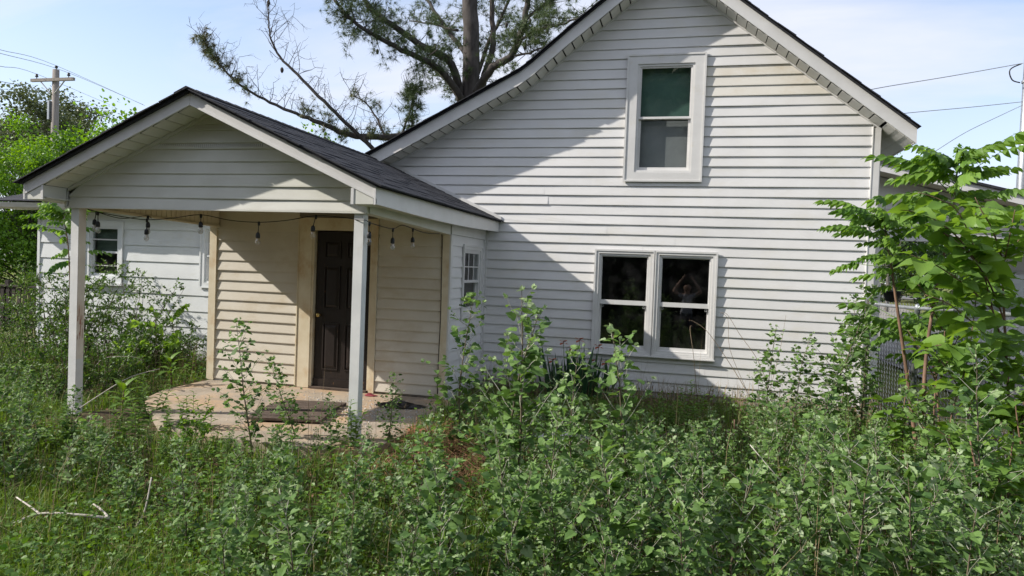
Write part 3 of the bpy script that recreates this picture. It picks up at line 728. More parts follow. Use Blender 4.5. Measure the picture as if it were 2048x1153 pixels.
# the rolled lower lip of the rake boards
rake(EL, ptop(EL)-0.004, PKX-0.002, 3.061, YF-0.006, YF-0.001, 0.022, 'rake_lip')
rake(PKX+0.002, 3.061, ER, ptop(ER)-0.004, YF-0.006, YF-0.001, 0.022, 'rake_lip')
for s, xe in ((-1, EL), (1, ER)):
    x_in = xe - s*0.222
    xr = xe - s*0.025
    xa, xb = min(xr, x_in), max(xr, x_in)
    zt_a, zt_b = ptop(xa)-0.006, ptop(xb)-0.006
    mb = MB(); mb.hexa([(xa, YF+0.002, EZ-0.022), (xb, YF+0.002, EZ-0.022), (xb, YP-0.03, EZ-0.022), (xa, YP-0.03, EZ-0.022),
                        (xa, YF+0.002, zt_a), (xb, YF+0.002, zt_b), (xb, YP-0.03, zt_b), (xa, YP-0.03, zt_a)])
    hpart(mb, 'eave_return', M['gable'])
    mb = MB()                                              # a thin frame on the face of the return
    for (p0, p1, q0, q1) in ((xa, xa+0.028, EZ-0.024, zt_a), (xb-0.028, xb, EZ-0.024, zt_b)):
        pass
    hpart(MB().box(x_in-0.014, x_in+0.014, YF-0.004, YF+0.0015, EZ-0.024, ptop(x_in)-0.008), 'return_trim', M['trim'])
    hpart(MB().box(xe-0.016 if s > 0 else xe-0.002, xe+0.002 if s > 0 else xe+0.016, YF-0.0075, YF+0.0015, EZ-0.026, ptop(xe)+0.10), 'return_trim', M['trim'])
    # long eave board, sagging a little between its ends
    yb_ = YW-0.03
    ys = np.linspace(YF+0.024, yb_, 9)
    dz = -0.030*np.sin(np.pi*(ys-YF)/(yb_-YF)) + (ys-YF)/(yb_-YF)*0.006
    x0, x1 = (xe-0.022, xe) if s > 0 else (xe, xe+0.022)
    V = []; Q = []
    for i, (y, d) in enumerate(zip(ys, dz)):
        V += [(x0, y, EZ-0.020+d), (x1, y, EZ-0.020+d), (x1, y, ptop(xe)+0.104), (x0, y, ptop(xe)+0.104)]
        if i:
            b = 4*(i-1); Q += [(b+j, b+(j+1) % 4, b+4+(j+1) % 4, b+4+j) for j in range(4)]
    mb = MB(); mb.add(V, Q + [(3, 2, 1, 0), (len(V)-4, len(V)-3, len(V)-2, len(V)-1)]); hpart(mb, 'eave_board', M['trim'])
    # flat soffit under the eave
    xs = (x_in-0.03*s, xe-0.024*s)
    V = []; Q = []
    for i, (y, d) in enumerate(zip(ys, dz)):
        V += [(min(xs), y, EZ-0.005+d*0.8), (max(xs), y, EZ-0.005+d*0.8), (max(xs), y, EZ+0.005+d*0.8), (min(xs), y, EZ+0.005+d*0.8)]
        if i:
            b = 4*(i-1); Q += [(b+j, b+(j+1) % 4, b+4+(j+1) % 4, b+4+j) for j in range(4)]
    mb = MB(); mb.add(V, Q); hpart(mb, 'eave_soffit', M['soffit'])

# gable-overhang soffit panels, each its own strip with a lap
def soffit_strip(xa, za, xb, zb, y0, y1, parent_mat='soffit', k=0):
    d = np.array([xb-xa, 0, zb-za]); L = np.linalg.norm(d); d /= L
    nrm = np.array([d[2], 0, -d[0]]); nrm = nrm if nrm[2] < 0 else -nrm
    t = 0.008
    a, b = np.array([xa, 0, za]), np.array([xb, 0, zb])
    lap = 0.014
    V = []
    for o_ in (0.0, -0.006):
        V += [a+d*0.002-nrm*o_ + np.array([0, y0, 0]), b-d*0.016+nrm*(lap*0.0)-nrm*o_ + np.array([0, y0, 0]), b-d*0.016-nrm*o_ + np.array([0, y1, 0]), a+d*0.002-nrm*o_ + np.array([0, y1, 0])]
    V = np.array(V); V[[0, 3]] += nrm*lap                       # tilt: one edge hangs lower
    mb = MB(); mb.hexa([V[0], V[1], V[2], V[3], V[4]+nrm*lap*0+0, V[5], V[6], V[7]])
    return hpart(mb, 'soffit_panel', M[parent_mat])
def soffit_run(pts, y0, y1, step, mat, x_lo=None):
    pts = np.array(pts, float)
    seg = np.linalg.norm(np.diff(pts, axis=0), axis=1); cum = np.concatenate([[0], np.cumsum(seg)])
    n = int(cum[-1]/step)
    ts = np.linspace(0, cum[-1], n+1)
    X = np.interp(ts, cum, pts[:, 0]); Z = np.interp(ts, cum, pts[:, 1])
    for i in range(n):
        soffit_strip(X[i], Z[i], X[i+1], Z[i+1], y0, y1, mat, i)
soffit_run([(EL+0.23, ptop(EL+0.23)+0.004), (PKX, 3.069)], YF+0.024, YP-0.030, 0.148, 'soffit')
soffit_run([(PKX, 3.069), (ER-0.23, ptop(ER-0.23)+0.004)], YF+0.024, YP-0.030, 0.148, 'soffit')

def roof_deck(xa, za, xb, zb, y0, y1, t, name='roof_deck'):
    mb = MB(); mb.hexa([(xa, y0, za), (xb, y0, zb), (xb, y1, zb), (xa, y1, za), (xa, y0, za+t), (xb, y0, zb+t), (xb, y1, zb+t), (xa, y1, za+t)])
    return hpart(mb, name, M['shingle'])

def shingles(name, eave, ridge, y0, y1, expo=0.140, tab=0.31, clip=None, jag=0.02, pscale=1.0):
    """laminated shingles as real tabs; eave/ridge: (x, z) of the deck top"""
    e, r_ = np.array(eave, float), np.array(ridge, float)
    L = np.linalg.norm(r_-e); d2 = (r_-e)/L
    n2 = np.array([-d2[1], d2[0]]); n2 = n2 if n2[1] > 0 else -n2
    nrow = int(L/expo)+1
    V, Q = [], []
    for r in range(nrow):
        u0 = r*expo; u1 = min(u0+expo*2.0, L+0.02)
        y = y0 - rng.uniform(0, tab) ; first = True
        while y < y1:
            w = tab*rng.uniform(0.45, 1.25); ya, yb = max(y, y0-rng.uniform(0, jag)), min(y+w-0.006, y1)
            y += w
            if yb-ya < 0.02: continue
            th = rng.uniform(0.006, 0.013); du = rng.uniform(-0.012, 0.012)
            if r == 0: du = -0.02+rng.uniform(-.008, .004)
            pts = [(u0+du, 0.0, ), (u0+du, th+0.004), (u1, 0.007), (u1, 0.0)]
            b = len(V)
            for yy in (ya, yb):
                for (u, h) in pts:
                    p = e + d2*u + n2*(h+0.002)
                    V.append((p[0], yy, p[1]))
            Q += [(b+0, b+1, b+5, b+4), (b+1, b+2, b+6, b+5), (b+0, b+3, b+2, b+1), (b+4, b+5, b+6, b+7)]
    o = obj(name, mesh_np(name, V, [np.array(Q)], M['shingle']), house, HINV)
    o['kind'] = 'stuff'
    return o

def ridge_caps(x, z, y0, y1, s0, s1):
    y = y0; i = 0
    while y < y1:
        mb = MB(); l = 0.30; h0, h1 = 0.016, 0.006
        for sgn, sl_ in ((-1, s0), (1, s1)):
            w = 0.13*sgn
            V = [(x, y, z+h0), (x+w, y, z+h0-abs(w)*sl_), (x+w, y+l, z+h1-abs(w)*sl_), (x, y+l, z+h1)]
            V2 = [(a, b_, c-0.008) for a, b_, c in V]
            mb.hexa(V2+V if sgn > 0 else [V2[i_] for i_ in (1, 0, 3, 2)]+[V[i_] for i_ in (1, 0, 3, 2)])
        hpart(mb, 'ridge_cap', M['shingle'])
        y += 0.145; i += 1

DT = 0.108
zpk = 3.065+DT
roof_deck(EL-0.03, ptop(EL-0.03)+DT, PKX, zpk, YF-0.035, 10.9, 0.022)
roof_deck(PKX, zpk, ER+0.03, ptop(ER+0.03)+DT, YF-0.035, YW-0.035, 0.022)
shingles('roof_shingles', (ER+0.05, ptop(ER+0.05)+DT+0.022), (PKX, zpk+0.022), YF-0.055, YW-0.03)
shingles('roof_shingles', (EL-0.05, ptop(EL-0.05)+DT+0.022), (PKX, zpk+0.022), YF-0.055, 10.8)
ridge_caps(PKX, zpk+0.036, YF-0.06, 10.6, PS, PS)
# step flashing where the porch roof meets the gable wall
rake(PKX, zpk+0.03, ER+0.03, ptop(ER+0.03)+DT+0.03, YW-0.034, YW-0.018, 0.055, 'flashing')

# ---- main roof
YR0, YR1 = 9.445, 18.8
FH = 0.175
for (a, b) in zip(RAKE[:-1], RAKE[1:]):
    rake(a[0], a[1], b[0], b[1], YR0, YR0+0.024, FH)
    rake(a[0], a[1]-0.004, b[0], b[1]-0.004, YR0-0.007, YR0-0.001, 0.03, 'rake_lip')
    roof_deck(a[0], a[1]+FH, b[0], b[1]+FH, YR0-0.03, YR1, 0.024)
    lo_, hi_ = (a, b) if a[1] < b[1] else (b, a)
    shingles('roof_shingles', (lo_[0], lo_[1]+FH+0.024), (hi_[0], hi_[1]+FH+0.024), YR0-0.055, YR1, jag=0.025)
ridge_caps(-0.416, 5.70+FH+0.04, YR0-0.06, 12.0, 0.78, 0.78)
soffit_run(RAKE_L, YR0+0.026, YW-0.03, 0.155, 'soffit')
soffit_run([RAKE_R[0], (HX1-0.02, top_w(HX1-0.02))], YR0+0.026, YW-0.03, 0.155, 'soffit')
for (a, b) in zip(RAKE[:-1], RAKE[1:]):                       # channel between soffit and siding
    x1 = min(b[0], HX1); z1 = top_w(x1)
    mb = MB(); mb.hexa([(a[0], YW-0.036, a[1]-0.030), (x1, YW-0.036, z1-0.030), (x1, YW-0.001, z1-0.030), (a[0], YW-0.001, a[1]-0.030),
                        (a[0], YW-0.036, a[1]-0.001), (x1, YW-0.036, z1-0.001), (x1, YW-0.001, z1-0.001), (a[0], YW-0.001, a[1]-0.001)])
    hpart(mb, 'siding_channel', M['trim'])
# right eave: board, and the boarded underside of the overhang
hpart(MB().box(2.576, 2.60, YR0+0.026, YR1, 3.350, 3.515), 'eave_board', M['trim'])
for i in range(3):
    t0, t1 = i/3, (i+1)/3
    xa, xb = HX1+(2.575-HX1)*t0, HX1+(2.575-HX1)*t1
    za, zb = 3.59+(3.36-3.59)*t0, 3.59+(3.36-3.59)*t1
    mb = MB(); mb.hexa([(xa, YR0+0.03, za), (xb-0.006, YR0+0.03, zb), (xb-0.006, YR1, zb), (xa, YR1, za), (xa, YR0+0.03, za+0.012), (xb-0.006, YR0+0.03, zb+0.012), (xb-0.006, YR1, zb+0.012), (xa, YR1, za+0.012)])
    hpart(mb, 'eave_soffit', M['soffit'])

# ---- wing roof, gutter
hpart(MB().box(-11.46, -6.3, 9.60, 9.625, 2.36, 2.47), 'eave_board', M['trim'])
gu = MB()
gu.prism([(-11.46, 9.597, 2.36), (-11.46, 9.53, 2.385), (-11.46, 9.505, 2.44), (-11.46, 9.498, 2.462), (-11.46, 9.505, 2.462), (-11.46, 9.597, 2.45)], (5.05, 0, 0))
hpart(gu, 'gutter', M['trim'])
hpart(MB().box(-11.44, -6.3, 9.626, 9.90, 2.365, 2.375), 'eave_soffit', M['soffit'])
mb = MB(); mb.hexa([(-11.5, 9.50, 2.468), (-6.3, 9.50, 2.468), (-6.3, 13.6, 3.60), (-11.5, 13.6, 3.60), (-11.5, 9.50, 2.49), (-6.3, 9.50, 2.49), (-6.3, 13.6, 3.622), (-11.5, 13.6, 3.622)])
hpart(mb, 'roof_deck', M['shingle'])
mb = MB(); mb.hexa([(-11.5, 13.6, 3.60), (-6.3, 13.6, 3.60), (-6.3, 17.7, 2.468), (-11.5, 17.7, 2.468), (-11.5, 13.6, 3.622), (-6.3, 13.6, 3.622), (-6.3, 17.7, 2.49), (-11.5, 17.7, 2.49)])
hpart(mb, 'roof_deck', M['shingle'])
# wing shingles, courses running along x
V, Q = [], []
sl_ = (3.622-2.49)/4.1
for r in range(28):
    y0 = 9.47+r*0.14; x = -11.53-rng.uniform(0, .2)
    while x < -6.35:
        w = rng.uniform(0.14, 0.36); th = rng.uniform(0.008, 0.014); xa, xb = max(x, -11.53), min(x+w-0.006, -6.3); x += w
        if xb-xa < 0.02: continue
        f = lambda yy, h: 2.492+(yy-9.5)*sl_+h
        b = len(V); dy = rng.uniform(-.01, .01)
        for xx in (xa, xb):
            V += [(xx, y0+dy, f(y0+dy, 0)), (xx, y0+dy, f(y0+dy, th)), (xx, y0+.28, f(y0+.28, .005)), (xx, y0+.28, f(y0+.28, 0))]
        Q += [(b+0, b+4, b+5, b+1), (b+1, b+5, b+6, b+2), (b+0, b+1, b+2, b+3), (b+7, b+6, b+5, b+4)]
o = obj('roof_shingles', mesh_np('roof_shingles', V, [np.array(Q)], M['shingle']), house, HINV); o['kind'] = 'stuff'
# ------------------------------------------------------------------ small things on and round the porch
def xf(P): return np.asarray(P, float)

# string lights along the beam, round the right post and back along the side beam
sl_loc = (-4.5, YP+0.12, 2.0)
lights = thing('string_light', 'black string of clear bulbs hung along the porch beam', 'string lights', sl_loc)
SINV = inv_of(sl_loc)
Yl = YP+0.115
path = [at(172, 418, Yl), at(193, 424, Yl), at(240, 433, Yl), at(294, 440, Yl), at(350, 436, Yl), at(402, 430, Yl), at(460, 441, Yl), at(518, 445, Yl), at(575, 441, Yl), at(632, 432, Yl), at(690, 436, Yl-0.06), at(715, 440, YP-0.012)]
path += [at(731, 441, YP-0.010), at_x(740, 446, -2.862), at_x(763, 453, -2.862), at_x(786, 458, -2.862), at_x(804, 451, -2.862), at_x(826, 458, -2.862), at_x(842, 464, -2.862), at_x(858, 467, -2.90), at_x(879, 468, -2.93)]
def dense(pts, k=5, sag=0.0):
    pts = np.array(pts); out = []
    n = len(pts)
    for i in range(n-1):
        p0, p1, p2, p3 = pts[max(i-1, 0)], pts[i], pts[i+1], pts[min(i+2, n-1)]
        for t in np.arange(k)/k:
            out.append(0.5*((2*p1)+(-p0+p2)*t+(2*p0-5*p1+4*p2-p3)*t*t+(-p0+3*p1-3*p2+p3)*t**3))
    out.append(pts[-1]); return np.array(out)
MB().tube(dense(path, 5), 0.0045, 6).build('cord', M['black'], lights, SINV, True)
MB().tube(dense([at(178, 419, Yl+.05), at(240, 437, Yl+.05), at(292, 432, Yl+.05), at(303, 437, Yl+.05)], 5), 0.004, 6).build('cord', M['black'], lights, SINV, True)
bulbglass = mat_glass('bulb_glass', (0.9, 0.88, 0.84), 0.25)
fil = mat_solid('bulb_filament', (0.35, 0.25, 0.12), (0.5, 0.4, 0.2), rough=0.4, metal=0.6)
bulbs = [(193, 425, Yl, 188, 0.155), (196, 426, Yl-.02, 196.5, 0.170), (294, 440, Yl, 293.5, 0.175), (296, 434, Yl+.05, 296.5, 0.135), (402, 431, Yl, 402, 0.145), (518, 446, Yl, 516, 0.175), (632, 433, Yl, 625.5, 0.170)]
blist = []
for (px, py, y, pxb, dl) in bulbs:
    a = at(px, py, y); b = a + np.array([(pxb-px)/235.0, 0, -dl+0.07]); blist.append((a, b))
for (px, py, dl) in ((739, 446, 0.165), (786, 459, 0.165), (826, 459, 0.165)):
    a = at_x(px, py, -2.862 if px < 760 else -2.865); b = a + np.array([0.0, 0, -dl+0.07]); blist.append((a, b))
for (a, b) in blist:
    m = MB(); m.tube([a+np.array([0, 0, .012]), a*0.4+b*0.6, b], [0.004, 0.004, 0.0045], 6); m.lathe(a, [(0.010, -0.028), (0.013, -0.006), (0.013, 0.006), (0.006, 0.014)], 8)
    m.lathe(b, [(0.008, 0.012), (0.018, 0.0), (0.021, -0.016), (0.021, -0.042), (0.018, -0.046)], 10)
    so = m.build('socket', M['black'], lights, SINV, True)
    m = MB(); m.lathe(b, [(0.015, -0.044), (0.0185, -0.058), (0.0250, -0.078), (0.0255, -0.092), (0.019, -0.106), (0.008, -0.113)], 12); m.build('bulb', bulbglass, so, None, True)
    m = MB(); m.tube([b+np.array([0, 0, -.046]), b+np.array([.004, 0, -.07]), b+np.array([-.004, 0, -.085])], 0.003, 5); m.build('filament', fil, so)

# black cord running down the entry wall
cd = [at(879, 468, YB-.035), at(884, 474, YB-.028), at(883, 560, YB-.026), at(881, 640, YB-.026), at(877, 720, YB-.026), at(875, 788, YB-.03)]
tag(MB().tube(dense(cd, 6), 0.006, 6).build('black_cord', M['black']), 'black electric cord hanging straight down the cream entry wall', 'cord')

# plank mat
mat_c = np.array([-4.02, 6.78, 0.0])
mat_t = thing('plank_mat', 'dark weathered slatted plank mat lying on the porch slab', 'mat', mat_c, rad(14))
for i in range(6):
    y0 = -0.43+i*0.145
    MB().box(-0.38+rng.uniform(-.01, .01), 0.38+rng.uniform(-.01, .01), y0, y0+0.132, 0.022, 0.043+rng.uniform(0, .006)).build('plank', M['mat_wood'], mat_t)
for x in (-0.30, 0.30):
    MB().box(x-0.035, x+0.035, -0.42, 0.43, 0.003, 0.0215).build('batten', M['mat_wood'], mat_t)
tb = MB().box(-0.36, 0.36, 0.475, 0.60, 0.003, 0.035).build('dark_board', M['mat_wood']); tb.location = mat_c; tb.rotation_euler = (0, 0, rad(10))
tag(tb, 'loose dark board behind the plank mat by the door', 'board')

# crumpled black tarp
def crumple(name, mat, c, sx, sy, h, n=14, seed=3, rot=0.0):
    g = np.random.default_rng(seed)
    u = np.linspace(-1, 1, n); U, W = np.meshgrid(u, u, indexing='ij')
    Z = np.zeros_like(U)
    for _ in range(9):
        a = g.uniform(0, 6.28); f = g.uniform(1.2, 4.5); Z += np.abs(np.sin((U*np.cos(a)+W*np.sin(a))*f+g.uniform(0, 6)))*g.uniform(.1, .4)
    Z = (Z-Z.min())/(Z.max()-Z.min())
    edge = np.clip(1.15-np.maximum(np.abs(U), np.abs(W)), 0.05, 1)
    Z = Z*edge*h+0.004
    X = U*sx*(1+.18*np.sin(W*3+1))+g.normal(0, .012, U.shape)*sx; Yy = W*sy*(1+.2*np.cos(U*2.6))+g.normal(0, .012, U.shape)*sy
    V = np.stack([X, Yy, Z], -1).reshape(-1, 3)
    i = (np.arange(n-1)[:, None]*n+np.arange(n-1)[None, :]).ravel()
    o = obj(name, mesh_np(name, V, [np.stack([i, i+n, i+n+1, i+1], -1)], mat))
    sm_ = o.modifiers.new('thickness', 'SOLIDIFY'); sm_.thickness = 0.003
    o.location = c; o.rotation_euler = (0, 0, rot)
    return o
tarp_m = mat_solid('black_plastic', (0.008, 0.008, 0.009), (0.02, 0.02, 0.022), rough=0.35)
tag(crumple('plastic_sheet', tarp_m, (-3.18, 7.62, 0.0), 0.26, 0.13, 0.10, rot=rad(8)), 'crumpled black plastic sheet on the slab behind the right post', 'plastic sheet')
rag_m = mat_solid('dark_red_cloth', (0.16, 0.02, 0.03), (0.26, 0.05, 0.06), rough=0.9)
tag(crumple('rag', rag_m, (-3.78, 8.10, 0.0), 0.075, 0.05, 0.04, 10, 8), 'small dark red rag at the foot of the door casing', 'rag')
bag_m = mat_solid('white_plastic', (0.62, 0.63, 0.65), (0.75, 0.76, 0.78), rough=0.5)
tag(crumple('plastic_bag', bag_m, (-1.20, 7.25, float(gz(-1.2, 7.25))+0.05), 0.26, 0.12, 0.10, 14, 12, rad(15)), 'crumpled white plastic bag among the saplings', 'plastic bag')
for (px, py, rz, tl, lab) in ((803, 926, 0.12, 0.0, 'upright red brick half buried beside the rusty straw'), (835, 898, -0.5, 0.35, 'red brick tilted in the soil near the slab corner'), (760, 938, 0.9, -0.2, 'red brick lying under poplar leaves left of the rusty straw')):
    p = at_z(px, py, -0.17); z = float(gz(p[0], p[1]))
    bm_ = MB(); bm_.box(-0.10, 0.10, -0.045, 0.045, -0.02, 0.075)
    b = bm_.build('red_brick', M['brick']); b.location = (p[0], p[1], z+0.02); b.rotation_euler = (tl, 0.06, rz)
    bv = b.modifiers.new('edge', 'BEVEL'); bv.width = 0.006; bv.segments = 2
    tag(b, lab, 'brick', 'loose bricks by the porch')

# gravel and grit strewn over the slab
def scatter_bits(name, mat, n, fn, smin, smax, label, cat):
    g = np.random.default_rng(21); V, T = [], []
    base = np.array([(1, 0, -.4), (-.5, .87, -.4), (-.5, -.87, -.4), (0, 0, .8)])
    for i in range(n):
        x, y, z = fn(g); s = g.uniform(smin, smax); a = g.uniform(0, 6.28); c, s_ = math.cos(a), math.sin(a)
        R_ = np.array([[c, -s_, 0], [s_, c, 0], [0, 0, .7]])
        b = len(V); V += list((base*g.uniform(.7, 1.3, (4, 3))) @ R_.T * s + np.array([x, y, z+s*.25]))
        T += [(b, b+2, b+1), (b, b+1, b+3), (b+1, b+2, b+3), (b+2, b, b+3)]
    o = obj(name, mesh_np(name, V, [np.array(T)], mat)); return stuff(o, label, cat)
grit_m = mat_solid('grit', (0.25, 0.23, 0.20), (0.55, 0.53, 0.50), scale=40, rough=0.9)
def grit_fn(g):
    r = g.random()
    if r < .5: return g.normal(-3.25, .25), g.normal(7.15, .35), 0.0
    if r < .75: return g.normal(-3.9, .5), g.normal(7.5, .18), 0.0
    return g.uniform(-5.6, -2.75), g.uniform(6.1, 8.2), 0.0
scatter_bits('grit', grit_m, 800, grit_fn, 0.005, 0.016, 'pale grit strewn over the porch slab', 'grit')

# ------------------------------------------------------------------ chain-link fence
fp0, fp1 = np.array([2.20, 9.60]), np.array([3.52, 5.2])
fdir = (fp1-fp0)/np.linalg.norm(fp1-fp0); FL = float(np.linalg.norm(fp1-fp0))
floc = (fp0[0], fp0[1], -0.1)
fence = thing('chain_link_fence', 'galvanised chain-link fence running from the house corner towards the viewer', 'fence', floc)
FI = inv_of(floc)
FT = 1.40
def fpos(t, z): return np.array([fp0[0]+fdir[0]*t, fp0[1]+fdir[1]*t, z])
for t, r_, h in ((0.0, 0.036, FT+0.045), (0.98, 0.030, FT-0.02), (2.75, 0.030, FT-0.02), (4.55, 0.030, FT-0.02)):
    m = MB(); m.lathe(fpos(t, -0.35), [(r_, 0.0), (r_, h+0.33), (r_*1.08, h+0.332), (r_*1.08, h+0.37), (r_*0.8, h+0.395), (r_*0.3, h+0.405)], 14)
    m.build('fence_post', M['galv'], fence, FI, True)
rl = [fpos(t, FT-0.004-0.012*math.sin(t*2.2)) for t in np.linspace(0.02, FL, 24)]
MB().tube(rl, 0.021, 10).build('top_rail', M['galv'], fence, FI, True)
m = MB(); 
pit = 0.055; nd = int(1.50/pit); nwire = int(FL/pit)
nrm = np.array([fdir[1], -fdir[0], 0.0])
for i in range(nwire):
    t0 = i*pit; pts = []
    for j in range(nd*2+1):
        z = FT+0.03 - j*pit/2*1.0
        side = (j % 2)
        tt = t0+(pit*0.56 if side else -pit*0.06)
        p = fpos(min(max(tt, 0), FL), z) + nrm*(0.005 if side else -0.005) + np.array([0.02*math.sin(z*3+t0), 0, 0])*0.4
        pts.append(p)
    m.tube(pts, 0.0028, 3, cap=False)
q = m.build('wire_mesh', M['galv_dark'], fence, FI); q['kind'] = 'stuff'
for t in np.arange(0.2, FL, 0.42):
    p = fpos(t, FT-0.004); ang = np.linspace(0, 6.0, 9)
    MB().tube([p+np.array([fdir[1], -fdir[0], 0])*0.025*math.cos(a)+np.array([0, 0, 0.025*math.sin(a)]) for a in ang], 0.003, 4).build('tie_wire', M['galv'], fence, FI)

# ------------------------------------------------------------------ dark picket fence at the left
pf = thing('picket_fence', 'dark stained picket fence beside the left end of the wing', 'fence', (-14.6, 12.4, -0.05))
PI_ = inv_of((-14.6, 12.4, -0.05))
for i in range(20):
    x = -16.4+i*0.155
    MB().box(x, x+0.088, 12.36, 12.38, -0.05, 0.84+rng.uniform(-.012, .012)).build('picket', M['dark_wood'], pf, PI_)
for z in (0.10, 0.70):
    MB().box(-16.45, -13.25, 12.385, 12.425, z, z+0.085).build('rail', M['dark_wood'], pf, PI_)
MB().box(-16.45, -13.25, 12.33, 12.43, 0.855, 0.885).build('cap_rail', M['dark_wood'], pf, PI_)
for x in (-16.1, -14.66, -13.35):
    MB().box(x, x+0.095, 12.43, 12.525, -0.2, 0.99).build('fence_post', M['dark_wood'], pf, PI_)

# ------------------------------------------------------------------ carport beyond the right corner
cy = 14.0
cploc = (4.6, cy, 0.1)
cp = thing('carport', 'white carport with a low dark roof beyond the right corner of the house', 'carport', cploc)
CI = inv_of(cploc)
def cpart(mb, name, mat): return mb.build(name, M[mat], cp, CI)
def ctop(x): return 3.72-0.252*(x-3.28)
wC = Wall((0, cy, 0), (1, 0, 0), (0, -1, 0))
cpart(MB().prism([(2.3, cy+.01, 2.55), (7.6, cy+.01, 2.55), (7.6, cy+.01, ctop(7.6)-.15), (2.3, cy+.01, ctop(2.3)-.15)][::-1], (0, .08, 0)), 'gable_panel', 'white')
gp = cp.children[0]
for r in range(8):
    zb = 2.58+r*0.20; xm = min(7.55, 3.28+(3.72-.17-zb-0.2)/0.252)
    if xm > 2.6: board(wC, gp, 2.35, 2.35, min(7.5, xm+0.79), xm, zb, zb+.2, 0.018, M['gable'])
cpart(MB().box(2.3, 7.6, cy-.05, cy+.11, 2.42, 2.548), 'header_beam', 'trim')
mb = MB(); mb.hexa([(2.2, cy-.5, ctop(2.2)-.15), (7.8, cy-.5, ctop(7.8)-.15), (7.8, cy-.47, ctop(7.8)-.15), (2.2, cy-.47, ctop(2.2)-.15), (2.2, cy-.5, ctop(2.2)), (7.8, cy-.5, ctop(7.8)), (7.8, cy-.47, ctop(7.8)), (2.2, cy-.47, ctop(2.2))]); cpart(mb, 'rake_board', 'trim')
mb = MB(); mb.hexa([(2.2, cy-.47, ctop(2.2)-.14), (7.8, cy-.47, ctop(7.8)-.14), (7.8, cy+.0, ctop(7.8)-.14), (2.2, cy+.0, ctop(2.2)-.14), (2.2, cy-.47, ctop(2.2)-.13), (7.8, cy-.47, ctop(7.8)-.13), (7.8, cy+.0, ctop(7.8)-.13), (2.2, cy+.0, ctop(2.2)-.13)]); cpart(mb, 'rake_soffit', 'soffit_tan')
mb = MB(); mb.hexa([(2.15, cy-.55, ctop(2.15)+.002), (7.9, cy-.55, ctop(7.9)+.002), (7.9, cy+4.5, ctop(7.9)+.002), (2.15, cy+4.5, ctop(2.15)+.002), (2.15, cy-.55, ctop(2.15)+.045), (7.9, cy-.55, ctop(7.9)+.045), (7.9, cy+4.5, ctop(7.9)+.045), (2.15, cy+4.5, ctop(2.15)+.045)]); cpart(mb, 'roof', 'shingle')
for (x, y) in ((3.25, cy), (6.1, cy), (3.25, cy+4.3), (6.1, cy+4.3)):
    cpart(MB().box(x, x+.14, y-.02, y+.12, -0.1, 2.418), 'post', 'gable')
cpart(MB().box(5.55, 7.6, cy+2.2, cy+2.3, -0.1, 2.415), 'store_wall', 'white')
cpart(MB().box(5.7, 6.6, cy+2.17, cy+2.195, 1.0, 2.0), 'store_window', 'alu')
cpart(MB().box(5.78, 6.52, cy+2.155, cy+2.168, 1.08, 1.92), 'pane', 'glass')

# hanging planter under the carport header
pc = at(1784, 585, 13.6)
hp = thing('hanging_planter', 'black plastic planter hanging on wires above the chain-link fence', 'planter', (pc[0], pc[1], pc[2]-0.10))
PC_I = inv_of((pc[0], pc[1], pc[2]-0.10))
m = MB(); m.lathe(pc, [(0.085, -0.16), (0.10, -0.15), (0.145, 0.0), (0.165, 0.005), (0.165, 0.022), (0.15, 0.022), (0.14, 0.0), (0.02, -0.02)], 18); m.build('pot', M['black'], hp, PC_I, True)
for a in (0.3, 2.4, 4.5):
    MB().tube([pc+np.array([.155*math.cos(a), .155*math.sin(a), .02]), pc+np.array([0, 0, .42])], 0.003, 4).build('hanger_wire', M['galv_dark'], hp, PC_I)

# ------------------------------------------------------------------ street, far things
road_m = mat_solid('asphalt', (0.10, 0.10, 0.10), (0.15, 0.15, 0.15), scale=3, rough=0.9, bump=0.1)
rz0 = float(gz(0, 41))
rd = MB(); rd.hexa([(-300, 38.5, rz0-.05), (300, 38.5, rz0-.05), (300, 46, rz0-.05), (-300, 46, rz0-.05), (-300, 38.5, rz0+.05), (300, 38.5, rz0+.05), (300, 46, rz0+.06), (-300, 46, rz0+.06)])
struct(rd.build('road', road_m))
line_m = mat_solid('road_paint', (0.65, 0.64, 0.60), (0.75, 0.74, 0.7), rough=0.8)
ln = MB(); ln.box(-300, 300, 38.9, 39.02, rz0+.051, rz0+.056); struct(ln.build('edge_line', line_m))
drive_m = mat_solid('driveway_gravel', (0.17, 0.16, 0.14), (0.27, 0.25, 0.22), scale=8, rough=0.95, bump=0.3)
V = []
ys = np.linspace(10.5, 38.4, 15)
for y in ys: V += [(4.1, y, float(gz(4.1, y))+.03), (8.6, y, float(gz(8.6, y))+.03)]
struct(obj('driveway', mesh_np('driveway', V, [np.array([(2*i, 2*i+1, 2*i+3, 2*i+2) for i in range(len(ys)-1)])], drive_m)))

def plastic_chair(x, y, rz):
    z = float(gz(x, y))+0.03
    t = thing('garden_chair', 'white slatted garden chair on the drive behind the fence', 'chair', (x, y, z), rz)
    MB().box(-.24, .24, -.24, .22, .40, .43).build('seat', M['trim'], t)
    for i in range(5):
        MB().box(-.24+i*.102, -.17+i*.102, .20, .225, .44, .95).build('back_slat', M['trim'], t)
    MB().box(-.26, .26, .195, .23, .951, 1.01).build('back_rail', M['trim'], t)
    for sx in (-1, 1):
        for sy in (-.22, .20):
            MB().box(sx*.24-.025, sx*.24+.025, sy-.025, sy+.025, 0, .398).build('leg', M['trim'], t)
        MB().box(sx*.27-.03, sx*.27+.03, -.24, .22, .62, .65).build('armrest', M['trim'], t)
cpos = at(1832, 590, 16.5); plastic_chair(cpos[0], 16.5, 2.6)

